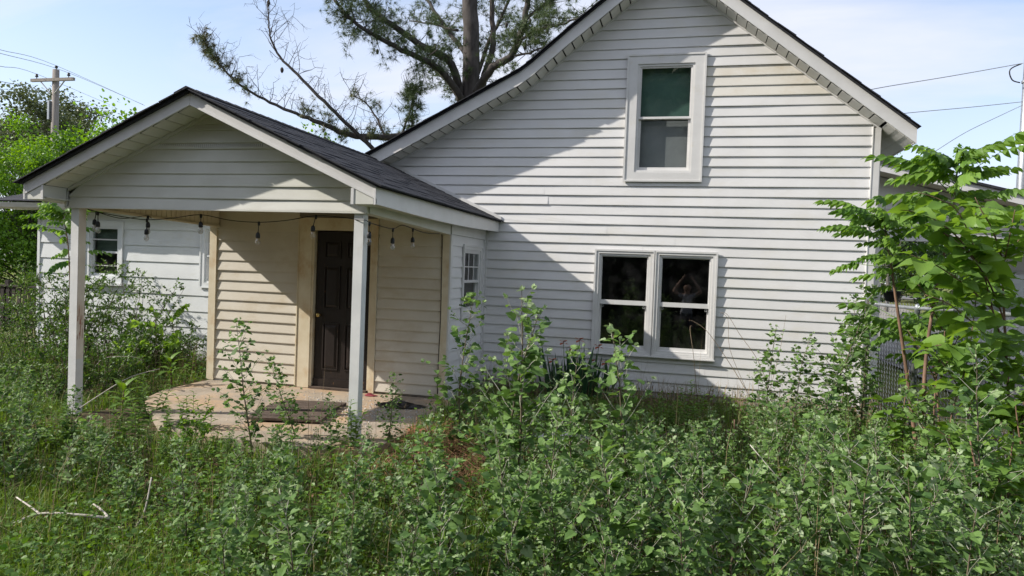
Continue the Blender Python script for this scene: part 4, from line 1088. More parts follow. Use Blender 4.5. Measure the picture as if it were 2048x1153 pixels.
# utility pole on the left with crossarm and insulators
def utility_pole():
    y = 28.0; b = at(112, 140, y); loc = (b[0], y, float(gz(b[0], y)))
    t = thing('utility_pole', 'weathered wooden utility pole with a crossarm rising above the left trees', 'utility pole', loc)
    I = inv_of(loc); x = b[0]; top = b[2]
    MB().tube([(x, y, loc[2]-.3), (x, y, top*.5), (x, y, top)], [0.20, 0.18, 0.15], 12).build('shaft', M['pole_wood'], t, I, True)
    az = at(110, 162, y)[2]
    MB().box(x-1.27, x+1.27, y-.24, y-.12, az-.07, az+.07).build('crossarm', M['pole_wood'], t, I)
    for s in (-1, 1):
        MB().tube([(x+s*.72, y-.18, az-.06), (x+s*.12, y-.16, az-.66)], 0.03, 5).build('brace', M['galv_dark'], t, I)
        MB().lathe((x+s*.95, y-.18, az+.07), [(.02, 0), (.02, .08), (.07, .09), (.075, .14), (.05, .15), (.06, .20), (.04, .24)], 10).build('insulator', M['black'], t, I, True)
    MB().lathe((x+.02, y, top), [(.02, 0), (.03, .08), (.07, .10), (.07, .16), (.04, .2)], 10).build('insulator', M['black'], t, I, True)
    MB().box(x-.22, x-.12, y-.24, y-.05, az-1.9, az-1.0).build('cable_guard', M['galv'], t, I)
    return x, y, top, az
ux, uy, utop, uaz = utility_pole()
def wire(name, pts, label, r=0.010, group='overhead wires'):
    tag(MB().tube(dense(pts, 6), r, 4).build(name, M['galv_dark']), label, 'wire', group)
wire('overhead_wire', [at(-60, 82, 16), at(0, 100, 18.5), (ux, uy, utop+.2), at(290, 212, 44)], 'top overhead wire meeting the tip of the wooden pole')
wire('overhead_wire', [at(-60, 92, 16), at(0, 107, 18.5), (ux+.95, uy-.18, uaz+.3), at(287, 210, 44)], 'overhead wire on the right insulator of the wooden pole')
wire('overhead_wire', [at(-60, 118, 16), at(0, 133, 18.5), (ux-.95, uy-.18, uaz+.3), at(220, 210, 44)], 'overhead wire on the left insulator of the wooden pole')
wire('overhead_wire', [at(-60, 150, 16), at(0, 163, 18.5), at(100, 186, 27.7), at(215, 223, 44)], 'lowest overhead wire passing below the crossarm of the wooden pole')
wire('overhead_wire', [at(640, 262, 40), at(720, 259, 42), at(800, 257, 44)], 'faint thin wire behind the bare pine branches', r=0.010)

# grey steel pole on the right with service wires
mpx = at(2040, 300, 18.0)
mp_loc = (mpx[0]+.08, 18.0, float(gz(mpx[0], 18)))
mpole = thing('steel_pole', 'grey steel pole at the right edge behind the carport roof', 'pole', mp_loc)
MI = inv_of(mp_loc)
MB().tube([(mp_loc[0], 18, mp_loc[2]-.2), (mp_loc[0], 18, 3.5), (mp_loc[0], 18, 8.6)], [.135, .115, .085], 14).build('shaft', M['galv'], mpole, MI, True)
for z in (4.85, 6.2, 7.4): MB().lathe((mp_loc[0], 18, z), [(.118, 0), (.122, .005), (.122, .05), (.118, .055)], 14).build('band', M['galv_dark'], mpole, MI)
MB().tube(dense([at(2043, 128, 17.9), at(2020, 140, 17.9), at(2024, 160, 17.9), at(2040, 166, 17.9)], 5), 0.014, 5).build('drip_loop', M['black'], mpole, MI, True)
wire('service_wire', [at(1700, 190, 15.0), at(1760, 176, 15.5), at(1900, 153, 16.8), at(2046, 127, 17.9)], 'upper service wire from the main roof to the steel pole', 0.008, 'service wires on the right')
wire('service_wire', [at(1700, 240, 15), at(1820, 226, 15.8), at(1940, 215, 17), at(2046, 204, 17.9)], 'middle service wire from the main roof to the steel pole', 0.007, 'service wires on the right')
wire('service_wire', [at(1860, 310, 15), at(1930, 266, 16), at(2000, 232, 17), at(2047, 210, 17.9)], 'lowest service wire rising from the leaves to the steel pole', 0.007, 'service wires on the right')

# white house glimpsed far off at the left
fy = 52.0; fc = at(20, 500, fy); fz = float(gz(fc[0], fy))
fh = thing('far_house', 'far white house glimpsed at the left edge past the trees', 'house', (fc[0], fy, fz))
FHI = inv_of((fc[0], fy, fz))
MB().box(fc[0]-6, fc[0]+4, fy, fy+7, fz-.3, fz+2.7).build('wall', M['white'], fh, FHI)
MB().prism([(fc[0]-6.4, fy-.4, fz+2.71), (fc[0]-6.4, fy+7.4, fz+2.71), (fc[0]-6.4, fy+3.5, fz+4.6)], (10.8, 0, 0)).build('roof', M['shingle'], fh, FHI)
for k in range(4):
    x = fc[0]-5+k*2.3
    w = MB().box(x, x+.9, fy-.06, fy-.003, fz+.9, fz+2.1).build('window', M['trim'], fh, FHI)
    MB().box(x+.08, x+.82, fy-.085, fy-.062, fz+.98, fz+2.02).build('pane', M['room'], w)
# ------------------------------------------------------------------ plant kit
def unit(v):
    v = np.asarray(v, float); return v/(np.linalg.norm(v, axis=-1, keepdims=True)+1e-9)

def tmpl_fold(pts, fold=0.18, droop=0.10):
    """leaf from its right-hand outline (x, y), y runs 0..1 from stalk to tip; folded along the midrib"""
    pts = list(pts); k = len(pts)
    mid = [(0, 0.0), (0, 0.5), (0, 1.0)]
    V = [(0, y, -droop*y*y) for _, y in mid]
    V += [(x, y, fold*x-droop*y*y) for x, y in pts]
    V += [(-x, y, fold*x-droop*y*y) for x, y in pts]
    T = []
    def half(o, flip):
        idx = [o+i for i in range(k)]
        chain = [0]+idx+[2]
        for a, b in zip(chain[:-1], chain[1:]):
            if a == 0 and b == idx[0] and False: pass
            tri = (1, a, b) if not flip else (1, b, a)
            T.append(tri)
    half(3, False); half(3+k, True)
    return np.array(V, float), np.array(T)

LEAF_POPLAR = tmpl_fold([(0.30, 0.04), (0.44, 0.26), (0.33, 0.44), (0.36, 0.62), (0.16, 0.82)], 0.28, 0.16)
LEAF_OVAL = tmpl_fold([(0.20, 0.18), (0.26, 0.45), (0.17, 0.78)], 0.30, 0.10)
LEAF_BROAD = tmpl_fold([(0.20, 0.03), (0.34, 0.17), (0.39, 0.36), (0.33, 0.58), (0.19, 0.78), (0.07, 0.91)], 0.30, 0.30)
LEAF_LANCE = tmpl_fold([(0.09, 0.08), (0.16, 0.30), (0.15, 0.55), (0.08, 0.80)], 0.35, 0.28)
LEAF_CARD = tmpl_fold([(0.36, 0.25), (0.34, 0.62)], 0.25, 0.1)

def leaves_np(t, pos, d, n, size, tint, curl=None):
    """many leaves at once -> verts, tris, tint"""
    V0, T0 = t
    pos, d, n = np.asarray(pos, float), unit(d), np.asarray(n, float)
    x = unit(np.cross(d, n)); z = np.cross(x, d)
    size = np.asarray(size, float)[:, None, None]
    V = pos[:, None, :] + size*(V0[None, :, 0:1]*x[:, None, :] + V0[None, :, 1:2]*d[:, None, :] + V0[None, :, 2:3]*z[:, None, :])
    k = len(V0)
    T = T0[None] + (np.arange(len(pos))*k)[:, None, None]
    return V.reshape(-1, 3), T.reshape(-1, 3), np.repeat(tint, k)

def rnd_unit(g, n): return unit(g.normal(size=(n, 3)))

class Plant:
    def __init__(s):
        s.pos, s.d, s.n, s.size, s.tint = [], [], [], [], []
        s.stem = MB(); s.thin = MB()
    def leaf(s, p, d, n, size, tint):
        s.pos.append(p); s.d.append(d); s.n.append(n); s.size.append(size); s.tint.append(tint)
    def meshes(s, t, mat, stem_mat, thin_mat, name):
        V, T, ti = leaves_np(t, np.array(s.pos), np.array(s.d), np.array(s.n), np.array(s.size), np.array(s.tint))
        lm = mesh_np(name+'_foliage', V, [T], mat, tint=ti)
        def mk(mb, m, nm):
            F = []
            if mb.q: F.append(np.concatenate(mb.q))
            for p in mb.p: F.append(np.asarray(p)[None, :])
            return mesh_np(nm, np.concatenate(mb.v), F, m, smooth=True)
        return lm, mk(s.stem, stem_mat, name+'_stem'), (mk(s.thin, thin_mat, name+'_twigs') if s.thin.v else None)

def curve(g, p0, d0, L, n, bend=0.12, up=0.0):
    pts = [np.array(p0, float)]; d = unit(d0)
    for i in range(n):
        d = unit(d + g.normal(0, bend, 3) + np.array([0, 0, up])); pts.append(pts[-1]+d*L/n)
    return np.array(pts)

def make_poplar(seed, h, bushy=1.0, leaf=0.055, bare=0.12, lean=0.05):
    g = np.random.default_rng(seed); P = Plant()
    st = curve(g, (0, 0, -0.03), (g.normal(0, lean), g.normal(0, lean), 1), h, 9, 0.05, 0.02)
    rr = np.linspace(0.0045+0.0045*h, 0.0018, len(st)); P.stem.tube(st, rr, 5)
    cum = np.linspace(0, 1, len(st))
    def on(t): return np.array([np.interp(t, cum, st[:, k]) for k in range(3)])
    nb = int(h*17*bushy)+3
    az = g.uniform(0, 6.28)
    for i in range(nb):
        t = bare+(0.97-bare)*(i+g.uniform(0, .8))/nb; az += 2.4+g.normal(0, .35)
        L = (0.11+0.40*(1-t)*h**0.8)*g.uniform(0.55, 1.15)*min(1.0, 0.55+t*2)
        el = rad(g.uniform(28, 62))
        d0 = np.array([math.cos(az)*math.cos(el), math.sin(az)*math.cos(el), math.sin(el)])
        br = curve(g, on(t), d0, L, 4, 0.13, 0.04); P.thin.tube(br, np.linspace(0.0032, 0.0012, 5), 3, cap=False)
        m = max(3, int(L/0.030))
        for k in range(m):
            u = (k+0.6)/m; c = np.linspace(0, 1, 5)
            p = np.array([np.interp(u, c, br[:, q]) for q in range(3)])
            a2 = g.uniform(0, 6.28); out = unit(np.array([math.cos(a2), math.sin(a2), g.uniform(-.2, .6)])+0.6*d0)
            sz = leaf*g.uniform(0.55, 1.25)*(1.1-0.45*u)
            pt = p+out*sz*g.uniform(.35, .7)
            nn = unit(np.array([0, 0, 1.0])+g.normal(0, .55, 3))
            young = u > 0.86 or t > 0.93
            ti = g.uniform(1.2, 1.9) if (young and g.random() < 0.55) or g.random() < 0.05 else np.clip(g.normal(0.45, 0.28), 0, 1)
            P.leaf(pt, unit(out+np.array([0, 0, g.uniform(-.7, .1)])), nn, sz*(0.6 if young else 1), ti)
        # felted tip
        for _ in range(3):
            o = unit(d0+g.normal(0, .5, 3)); P.leaf(br[-1], o, g.normal(0, 1, 3), leaf*g.uniform(.3, .5), g.uniform(1.1, 1.9))
    for i in range(int(h*10)):
        t = g.uniform(bare, 1); a2 = g.uniform(0, 6.28)
        o = unit(np.array([math.cos(a2), math.sin(a2), g.uniform(-.1, .7)])); sz = leaf*g.uniform(.6, 1.1)
        P.leaf(on(t)+o*0.02, o, unit(np.array([0, 0, 1.0])+g.normal(0, .5, 3)), sz, np.clip(g.normal(.5, .3), 0, 1.6))
    for _ in range(5):
        P.leaf(st[-1], unit(np.array([0, 0, 1.])+g.normal(0, .6, 3)), g.normal(0, 1, 3), leaf*g.uniform(.35, .6), g.uniform(1.0, 1.8))
    return P.meshes(LEAF_POPLAR, M['poplar'], M['stem'], M['stem_pale'], 'poplar')

def make_privet(seed, h, w, n=26, leaf=0.034, mat='privet', tm=None, arch=0.0, dens=1.0):
    g = np.random.default_rng(seed); P = Plant()
    for i in range(n):
        a = g.uniform(0, 6.28); r = w*0.35*math.sqrt(g.random())
        L = h*g.uniform(.55, 1.08)
        tilt = g.uniform(0.05, 0.55)*w/h
        st = curve(g, (r*math.cos(a), r*math.sin(a), -0.03), (math.cos(a)*tilt, math.sin(a)*tilt, 1), L, 7, 0.09, -arch)
        P.stem.tube(st, np.linspace(0.009, 0.002, 8), 4, cap=False)
        for j in range(int(L*11*dens)):
            t = g.uniform(0.22, 1); c = np.linspace(0, 1, 8)
            p = np.array([np.interp(t, c, st[:, q]) for q in range(3)])
            a2 = g.uniform(0, 6.28); d0 = np.array([math.cos(a2), math.sin(a2), g.uniform(.1, .9)])
            br = curve(g, p, d0, g.uniform(.10, .30), 3, 0.15, 0.02); P.thin.tube(br, [0.0025, .002, .0016, .001], 3, cap=False)
            for u in np.linspace(0.1, 1, int(np.linalg.norm(br[-1]-br[0])/0.016)+2):
                q = np.array([np.interp(u, np.linspace(0, 1, 4), br[:, z]) for z in range(3)])
                o = unit(g.normal(0, 1, 3)+0.7*unit(d0)); P.leaf(q, o, unit(np.array([0, 0, 1.])+g.normal(0, .6, 3)), leaf*g.uniform(.6, 1.2), np.clip(g.normal(.5, .3), 0, 1))
    return P.meshes(tm or LEAF_OVAL, M[mat], M['stem'], M['stem'], 'shrub')

def frond_mesh(seed, L=0.5, pairs=7, leaf=0.095, mat='pinnate'):
    """a compound leaf: arched stalk with paired leaflets, built along +x"""
    g = np.random.default_rng(seed); t = np.linspace(0, 1, 9)
    st = np.stack([L*t, 0.03*np.sin(t*3)*g.normal(), L*(0.26*t-0.50*t*t)], -1)
    mb = MB(); mb.tube(st, np.linspace(0.0035, 0.0012, 9), 4)
    pos, d, n, sz, ti = [], [], [], [], []
    def on(u): return np.array([np.interp(u, t, st[:, k]) for k in range(3)])
    base = g.uniform(.2, .8)
    for i in range(pairs):
        u = 0.20+0.76*i/(pairs-1)
        for s in (-1, 1):
            pos.append(on(u)); d.append(unit([0.45+.4*u, s*.65, -0.75-g.uniform(0, .7)])); n.append(unit([0.1, s*0.35, 1]+g.normal(0, .15, 3)))
            sz.append(leaf*(1.05-0.55*abs(u-.5))*g.uniform(.85, 1.1)); ti.append(np.clip(base+g.normal(0, .15), 0, 1))
    pos.append(st[-1]); d.append(np.array([1, 0, -.7])); n.append(np.array([0, 0, 1.])); sz.append(leaf*.8); ti.append(base)
    V, T, tt = leaves_np(LEAF_LEAFLET, np.array(pos), np.array(d), np.array(n), np.array(sz), np.array(ti))
    SV = np.concatenate(mb.v); SQ = np.concatenate(mb.q)
    return mesh_np('frond', np.concatenate([V, SV]), [T, SQ+len(V)], [M[mat], M['weedstem']], mat_idx=np.concatenate([np.zeros(len(T)), np.ones(len(SQ))]), tint=np.concatenate([tt, np.full(len(SV), .6)]))
LEAF_LEAFLET = tmpl_fold([(0.20, 0.06), (0.32, 0.26), (0.29, 0.50), (0.13, 0.79)], 0.30, 0.20)
M['weedstem'] = mat_solid('green_stem', (0.07, 0.13, 0.035), (0.13, 0.20, 0.06), scale=9, rough=0.6)

def frame_rot(d, up=(0, 0, 1), roll=0.0):
    """rotation whose +x looks along d and +z as near to up as it can"""
    d = Vector(unit(d)); u = Vector(up); y = u.cross(d)
    if y.length < 1e-4: y = Vector((0, 1, 0))
    y.normalize(); z = d.cross(y)
    R_ = Matrix((d, y, z)).transposed()
    return R_ @ Matrix.Rotation(roll, 3, 'X')

def place(o, p, R_=None, s=1.0):
    R4 = (R_ or Matrix.Identity(3)).to_4x4()
    o.matrix_basis = Matrix.Translation(Vector(p)) @ R4 @ Matrix.Diagonal((s, s, s, 1))

# ------------------------------------------------------------------ poplar saplings
pop = []
for i in range(9): pop.append((make_poplar(100+i, 1.0, bushy=1.1, leaf=0.072), 1.0, 'bushy'))
tallp = []
for i in range(6): tallp.append((make_poplar(300+i, 1.45, bushy=1.0, leaf=0.074, bare=0.08), 1.45, 'tall'))
smallp = []
for i in range(5): smallp.append((make_poplar(500+i, 0.55, bushy=1.5, leaf=0.066, bare=0.04, lean=.15), 0.55, 'small'))

def sapling(variant, x, y, h, rz, label, group=None, lean=(0, 0), z=None):
    (lm, sm, tm), h0, _ = variant
    z = float(gz(x, y)) if z is None else z
    t = thing('poplar_sapling', label, 'sapling', (x, y, z), rz, group)
    s = h/h0; t.scale = (s, s, s)
    t.rotation_euler = (lean[1], lean[0], rz)
    st_ = obj('stem', sm, t); 
    if tm: obj('twigs', tm, t)['kind'] = 'stuff'
    obj('foliage', lm, t)['kind'] = 'stuff'
    return t

placed = []
def tall_sapling(top, base_py, label, base_px=None, k=0, zg=None):
    """a sapling whose foot and tip were surveyed"""
    p = at_z(base_px or top[0], base_py, -0.2)
    zg = float(gz(p[0], p[1]))
    p = at_z(base_px or top[0], base_py, zg); tp = at(top[0], top[1], p[1])
    h = tp[2]-zg; dxl = (tp[0]-p[0])
    v = tallp[k % len(tallp)]
    sapling(v, p[0], p[1], h, 0.0 if abs(dxl) > .05 else rng.uniform(0, 6), label, 'tall poplar saplings', lean=(math.atan2(dxl, h)*0.8, 0))
    placed.append((p[0], p[1]))
tall_sapling((492, 640), 925, 'tall dark-stemmed poplar sapling in front of the sunlit part of the entry wall', 505, 0)
tall_sapling((585, 700), 915, 'poplar sapling in front of the plank mat and left door casing', 600, 1)
tall_sapling((797, 742), 905, 'slim poplar sapling just right of the right porch post', 775, 2)
tall_sapling((672, 790), 935, 'short poplar sapling just left of the foot of the right porch post', 662, 2)
tall_sapling((938, 548), 890, 'tall poplar sapling in front of the nook window', 922, 3)
tall_sapling((1078, 572), 1080, 'tall poplar sapling between the nook window and the lower double window', 1036, 4)
tall_sapling((1022, 605), 1060, 'poplar sapling with many side shoots right of the nook window', 988, 5)
tall_sapling((1246, 655), 1110, 'narrow pale-leaved poplar sapling in front of the lower left window pane', 1266, 0)
tall_sapling((1138, 690), 1020, 'poplar sapling in front of the iris clump', 1150, 3)
tall_sapling((1660, 545), 880, 'tallest thin poplar sapling against the right part of the white gable wall', 1640, 1)
tall_sapling((1688, 590), 870, 'thin small-leaved poplar sapling beside the tallest one near the fence', 1680, 2)
tall_sapling((1530, 645), 870, 'sparse poplar sapling right of the lower double window', 1525, 4)
tall_sapling((1590, 655), 875, 'leafy poplar sapling between the lower window and the fence post', 1582, 5)
tall_sapling((1728, 625), 880, 'poplar sapling close to the first fence post', 1718, 0)
tall_sapling((822, 830), 1165, 'forked dark-stemmed poplar sapling in the left foreground', 805, 1)
tall_sapling((1100, 790), 1165, 'branching poplar sapling in the middle foreground', 1110, 3)
tall_sapling((1272, 905), 1150, 'poplar sapling with thin pale twigs right of the middle foreground', 1265, 4)
tall_sapling((1992, 690), 1120, 'dark-stemmed poplar sapling with white-backed leaves at the right edge', 1950, 2)

tall_sapling((690, 860), 1160, 'leafy forked poplar sapling at the bottom left of centre', 700, 5)
tall_sapling((1420, 850), 1130, 'poplar sapling with silvery shoots below the right window pane', 1430, 1)
tall_sapling((1600, 830), 1120, 'poplar sapling with silvery shoots in the right foreground', 1610, 3)
tall_sapling((1760, 840), 1130, 'poplar sapling before the foot of the red trunks', 1770, 4)
tall_sapling((350, 870), 1130, 'poplar sapling before the pokeweeds in the left foreground', 380, 2)
tall_sapling((40, 790), 975, 'poplar sapling at the far left of the foreground', 30, 0)
tall_sapling((190, 850), 975, 'poplar sapling in front of the left porch post foot', 185, 5)
tall_sapling((560, 850), 1080, 'poplar sapling in front of the slab edge', 555, 3)
for i_, (px_, tp_, bs_) in enumerate(((395, 868, 935), (445, 850, 925), (540, 862, 930), (625, 858, 930), (735, 845, 925), (835, 835, 915), (870, 800, 900), (320, 850, 930))):
    tall_sapling((px_, tp_), bs_, '%s poplar sapling hiding the front edge of the slab' % ('leftmost low', 'second low', 'third low', 'fourth low', 'fifth low, left of the right post,', 'sixth low', 'rightmost low', 'outlying low')[i_], px_+6, i_)
sky_px = [0, 60, 130, 250, 330, 450, 560, 650, 720, 800, 870, 960, 1050, 1150, 1250, 1350, 1450, 1530, 1600, 1700, 1760, 1830, 1900, 2048, 2200]
sky_py = [735, 725, 780, 830, 880, 895, 880, 880, 905, 890, 850, 830, 800, 800, 830, 855, 830, 765, 735, 730, 800, 810, 780, 720, 720]
def clear(px, py):
    """open patches: grass, bare soil"""
    return (((px-905)/75)**2+((py-1040)/110)**2 < 1 or ((px-120)/190)**2+((py-1110)/75)**2 < 1 or ((px-860)/60)**2+((py-935)/38)**2 < 1 or
            ((px-1500)/110)**2+((py-1110)/80)**2 < 1 or ((px-640)/60)**2+((py-1090)/70)**2 < 1 or ((px-1700)/50)**2+((py-960)/50)**2 < 1 or ((px-1390)/130)**2+((py-835)/38)**2 < 1)
def zone_label(px, y, h):
    cols = [(130, 'at the left picture edge'), (330, 'below the left porch post'), (520, 'before the left end of the slab'), (700, 'before the middle of the slab'), (860, 'before the right porch post'), (1000, 'below the nook window'),
            (1180, 'below the iris clump'), (1330, 'below the left half of the double window'), (1480, 'below the right half of the double window'), (1640, 'right of the double window'), (1800, 'by the first fence post'), (1930, 'before the fence mesh'), (9999, 'at the right picture edge')]
    c = next(b for a, b in cols if px < a)
    r = 'nearest row' if y < 4.4 else ('middle row' if y < 6.0 else 'far row')
    k = 'small' if h < .5 else ('knee-high' if h < .75 else 'waist-high')
    return '%s poplar sapling %s, %s' % (k, c, r)
cnt = 0; tries = 0
while cnt < 205 and tries < 20000:
    tries += 1
    y = 3.1+6.2*rng.random()**1.15; px = rng.uniform(-120, 2120)
    d = (px-1024)/FPX*RGT+_F; x = d[0]*y/d[1]
    z = float(gz(x, y))
    if x > 2.05+0.30*(9.6-y) or (-6.4 < x < -2.45 and y > 5.35) or (y > 8.9 and x > -2.9) or (x < -6.2 and y > 8.6): continue
    bpx, bpyy = to_px((x, y, z))
    if clear(bpx, bpyy) and rng.random() < .93: continue
    if (bpx < 430 and bpyy > 1045) or (bpx < 260 and bpyy > 1015): continue
    if 820 < bpx < 1000 and bpyy > 1090 and rng.random() < .8: continue
    if min([9]+[(x-a)**2+(y-b)**2 for a, b in placed]) < 0.030 + 0.006*y: continue
    small = rng.random() < 0.22
    h = rng.uniform(.28, .50) if small else 0.45+0.75*rng.random()**1.25
    lim = np.interp(bpx, sky_px, sky_py)+rng.uniform(-25, 120)
    tp = to_px((x, y, z+h))[1]
    if tp < lim:
        h *= max(0.0, (bpyy-lim)/(bpyy-tp))
        if h < 0.22: continue
    if bpyy > 1153+190 : continue
    v = (smallp if h < .5 else pop)[int(rng.integers(0, 5 if h < .5 else 9))]
    lab = zone_label(bpx, y, h)
    sapling(v, x, y, h, rng.uniform(0, 6.28), lab, 'thicket: '+lab, lean=(rng.normal(0, .08), rng.normal(0, .08)))
    placed.append((x, y)); cnt += 1

# other weeds mixed into the thicket
def make_goldenrod(seed, h):
    g = np.random.default_rng(seed); P = Plant()
    for k in range(g.integers(3, 6)):
        a = g.uniform(0, 6.28); st = curve(g, (g.normal(0, .05), g.normal(0, .05), -.03), (g.normal(0, .18), g.normal(0, .18), 1), h*g.uniform(.7, 1.1), 7, .05)
        P.stem.tube(st, np.linspace(.0045, .0018, 8), 4, cap=False)
        n = int(h*58); c = np.linspace(0, 1, 8)
        for i in range(n):
            u = (i+.5)/n; p = np.array([np.interp(u, c, st[:, q]) for q in range(3)]); a += 2.4
            d = np.array([math.cos(a), math.sin(a), .55-.3*(1-u)]); P.leaf(p, d, np.array([0, 0, 1.])+g.normal(0, .25, 3), .13*(1.05-.6*u)*g.uniform(.7, 1.2), np.clip(g.normal(.62, .2), 0, 1))
    return P.meshes(LEAF_LANCE, M['weed'], M['weedstem'], M['weedstem'], 'goldenrod')
M['weedstem'] = mat_solid('green_stem', (0.07, 0.13, 0.035), (0.13, 0.20, 0.06), scale=9, rough=0.6)
gold = [make_goldenrod(700+i, .55) for i in range(5)]
weed_spots = [(915, 1060), (880, 1110), (950, 1010), (860, 990), (640, 1100), (690, 1130), (590, 1120), (1500, 1120), (1450, 1080), (1560, 1090), (1710, 980), (1680, 940), (1390, 850), (1440, 840), (1330, 850),
              (420, 900), (350, 930), (280, 900), (120, 880), (1850, 1000), (1760, 1040), (1900, 940), (1820, 960), (700, 935), (560, 930), (1080, 940), (1200, 960), (1000, 1000), (1620, 880), (30, 860), (230, 870), (450, 1000), (330, 870), (375, 880), (300, 840), (270, 860), (40, 1120), (140, 1145), (240, 1150), (330, 1110), (90, 1090), (200, 1100), (380, 1140), (20, 1150)]
for i, (px, py) in enumerate(weed_spots):
    p = at_z(px, py, -.25); z = float(gz(p[0], p[1])); p = at_z(px, py, z)
    lm, sm, tm = gold[i % 5]; wz = zone_label(px, p[1], .6).replace('knee-high poplar sapling', 'lance-leaved goldenrod clump')
    t = thing('goldenrod', wz, 'weed', (p[0], p[1], z), rng.uniform(0, 6), 'goldenrod: '+wz); s_ = rng.uniform(.5, 1.05) if not (px < 400 and py > 1050) else rng.uniform(.28, .42); t.scale = (s_, s_, s_)
    obj('stems', sm, t)['kind'] = 'stuff'; obj('foliage', lm, t)['kind'] = 'stuff'

# ------------------------------------------------------------------ shrubs by the wing
def shrub(name, meshes, x, y, label, cat='shrub', s=1.0, rz=0.0):
    lm, sm, tm = meshes
    t = thing(name, label, cat, (x, y, float(gz(x, y))), rz); t.scale = (s, s, s)
    obj('stems', sm, t)['kind'] = 'stuff'; obj('twigs', tm, t)['kind'] = 'stuff'; obj('foliage', lm, t)['kind'] = 'stuff'
    return t
pv1 = make_privet(41, 1.55, 1.5, 34, 0.042, dens=1.1); pv2 = make_privet(42, 1.25, 1.3, 30, 0.042, dens=1.2); pv3 = make_privet(43, 0.9, 1.2, 28, 0.046, dens=1.2)
def on_ground(px, py, y):
    p = at(px, py, y); return p[0], y
for (px, y, ms, s, lab) in ((105, 8.7, pv1, 1.02, 'tall privet bush at the left corner of the wing'), (205, 8.6, pv2, 1.12, 'privet bush below the wing window behind the left post'),
                            (300, 8.8, pv3, .95, 'low bright privet bush against the white wing wall'), (15, 7.4, pv2, .62, 'small privet bush in front of the dark picket fence'),
                            (160, 7.3, pv3, .95, 'low privet bush just behind the left porch post')):
    x, yy = on_ground(px, 700, y); shrub('privet_bush', ms, x, yy, lab, 'bush', s, rng.uniform(0, 6))
brt = make_privet(44, 0.85, .6, 10, 0.075, mat='broad', tm=LEAF_BROAD, dens=.5)
x, yy = on_ground(275, 700, 8.3); shrub('leafy_sprout', brt, x, yy, 'bright broad-leaved sprout in front of the wing wall', 'sprout', 1.12)
x, yy = on_ground(372, 870, 5.45); shrub('leafy_sprout', brt, x, yy, 'yellow-green sprout at the front left corner of the slab', 'sprout', .40)

# ------------------------------------------------------------------ trees of heaven, fronds one by one
fr_mesh = [frond_mesh(60+i, 0.54, 6, 0.155) for i in range(4)] + [frond_mesh(70+i, 0.40, 5, 0.13) for i in range(3)]
fr_young = [frond_mesh(80+i, 0.20, 6, 0.08) for i in range(2)]
def frond_tree(name, label, stem_pts, radii, crown, n_fr, seed, cat='sapling', size=1.0, low=0.55, young=6, el_rng=(-.25, .50)):
    g = np.random.default_rng(seed); sp = np.array(stem_pts, float)
    loc = tuple(sp[0]); t = thing(name, label, cat, loc); I = inv_of(loc)
    dn = dense(sp, 5); MB().tube(dn, np.interp(np.linspace(0, 1, len(dn)), np.linspace(0, 1, len(radii)), radii), 8).build('trunk', M['stem_red'], t, I, True)
    c = np.linspace(0, 1, len(dn))
    for i in range(n_fr):
        u = low+(1-low)*((i+.5)/n_fr)**0.8; p = np.array([np.interp(u, c, dn[:, k]) for k in range(3)])
        a = i*2.4+g.normal(0, .3); el = el_rng[0]+(el_rng[1]-el_rng[0])*u+g.normal(0, .15)
        d0 = np.array([math.cos(a)*math.cos(el), math.sin(a)*math.cos(el), math.sin(el)])
        if u < .92 and g.random() < crown:
            L = g.uniform(.10, .42); br = curve(g, p, d0, L, 3, .1, .1); MB().tube(br, [.006, .005, .004, .003], 5).build('branchlet', M['weedstem'], t, I, True); p = br[-1]
        ms = fr_mesh[int(g.integers(0, len(fr_mesh)))]
        o = obj('leaf', ms, t, I); place(o, p, frame_rot(d0, roll=g.normal(0, .25)), size*g.uniform(.8, 1.15))
    for i in range(young):
        a = g.uniform(0, 6.28); el = g.uniform(.2, .9); d0 = np.array([math.cos(a)*math.cos(el), math.sin(a)*math.cos(el), math.sin(el)])
        o = obj('leaf', fr_young[i % 2], t, I); place(o, dn[-1-int(g.integers(0, 3))], frame_rot(d0), size*g.uniform(.8, 1.2))
    return t
def gpt(px, py):
    p = at_z(px, py, -.15); z = float(gz(p[0], p[1])); return at_z(px, py, z)
s0 = gpt(1836, 925)
frond_tree('tree_of_heaven', 'leaning compound-leaved sapling overlapping the right corner of the white gable', [s0, at(1818, 780, s0[1]), at(1795, 620, s0[1]-.05), at(1782, 530, s0[1]-.1), at(1772, 470, s0[1]-.15), at(1768, 440, s0[1]-.15)], [.022, .018, .014, .010, .006, .003], .6, 56, 5, size=.68, low=.46)
s1 = gpt(1852, 955)
frond_tree('tree_of_heaven', 'tallest compound-leaved sapling rising behind the broad leaves at the right', [s1, at(1848, 780, s1[1]+.1), at(1862, 640, s1[1]+.2), at(1890, 500, s1[1]+.3), at(1905, 430, s1[1]+.3), at(1912, 360, s1[1]+.3), at(1914, 325, s1[1]+.3)], [.022, .018, .015, .011, .008, .005, .003], .75, 74, 6, size=.84, low=.38)
s2 = gpt(1880, 905)
frond_tree('tree_of_heaven', 'short compound-leaved sapling in front of the fence mesh', [s2, at(1872, 760, s2[1]), at(1850, 690, s2[1]), at(1835, 645, s2[1])], [.012, .010, .007, .003], .5, 26, 7, size=.85, low=.4)
s3 = np.array([*on_ground(140, 640, 8.35), 0]); s3[2] = gz(s3[0], s3[1])
frond_tree('tree_of_heaven', 'compound-leaved sapling beside the left porch post', [s3, at(140, 600, 8.35), at(137, 500, 8.35), at(128, 440, 8.35), at(126, 425, 8.35)], [.012, .010, .008, .005, .003], .4, 34, 9, size=.72, low=.35)

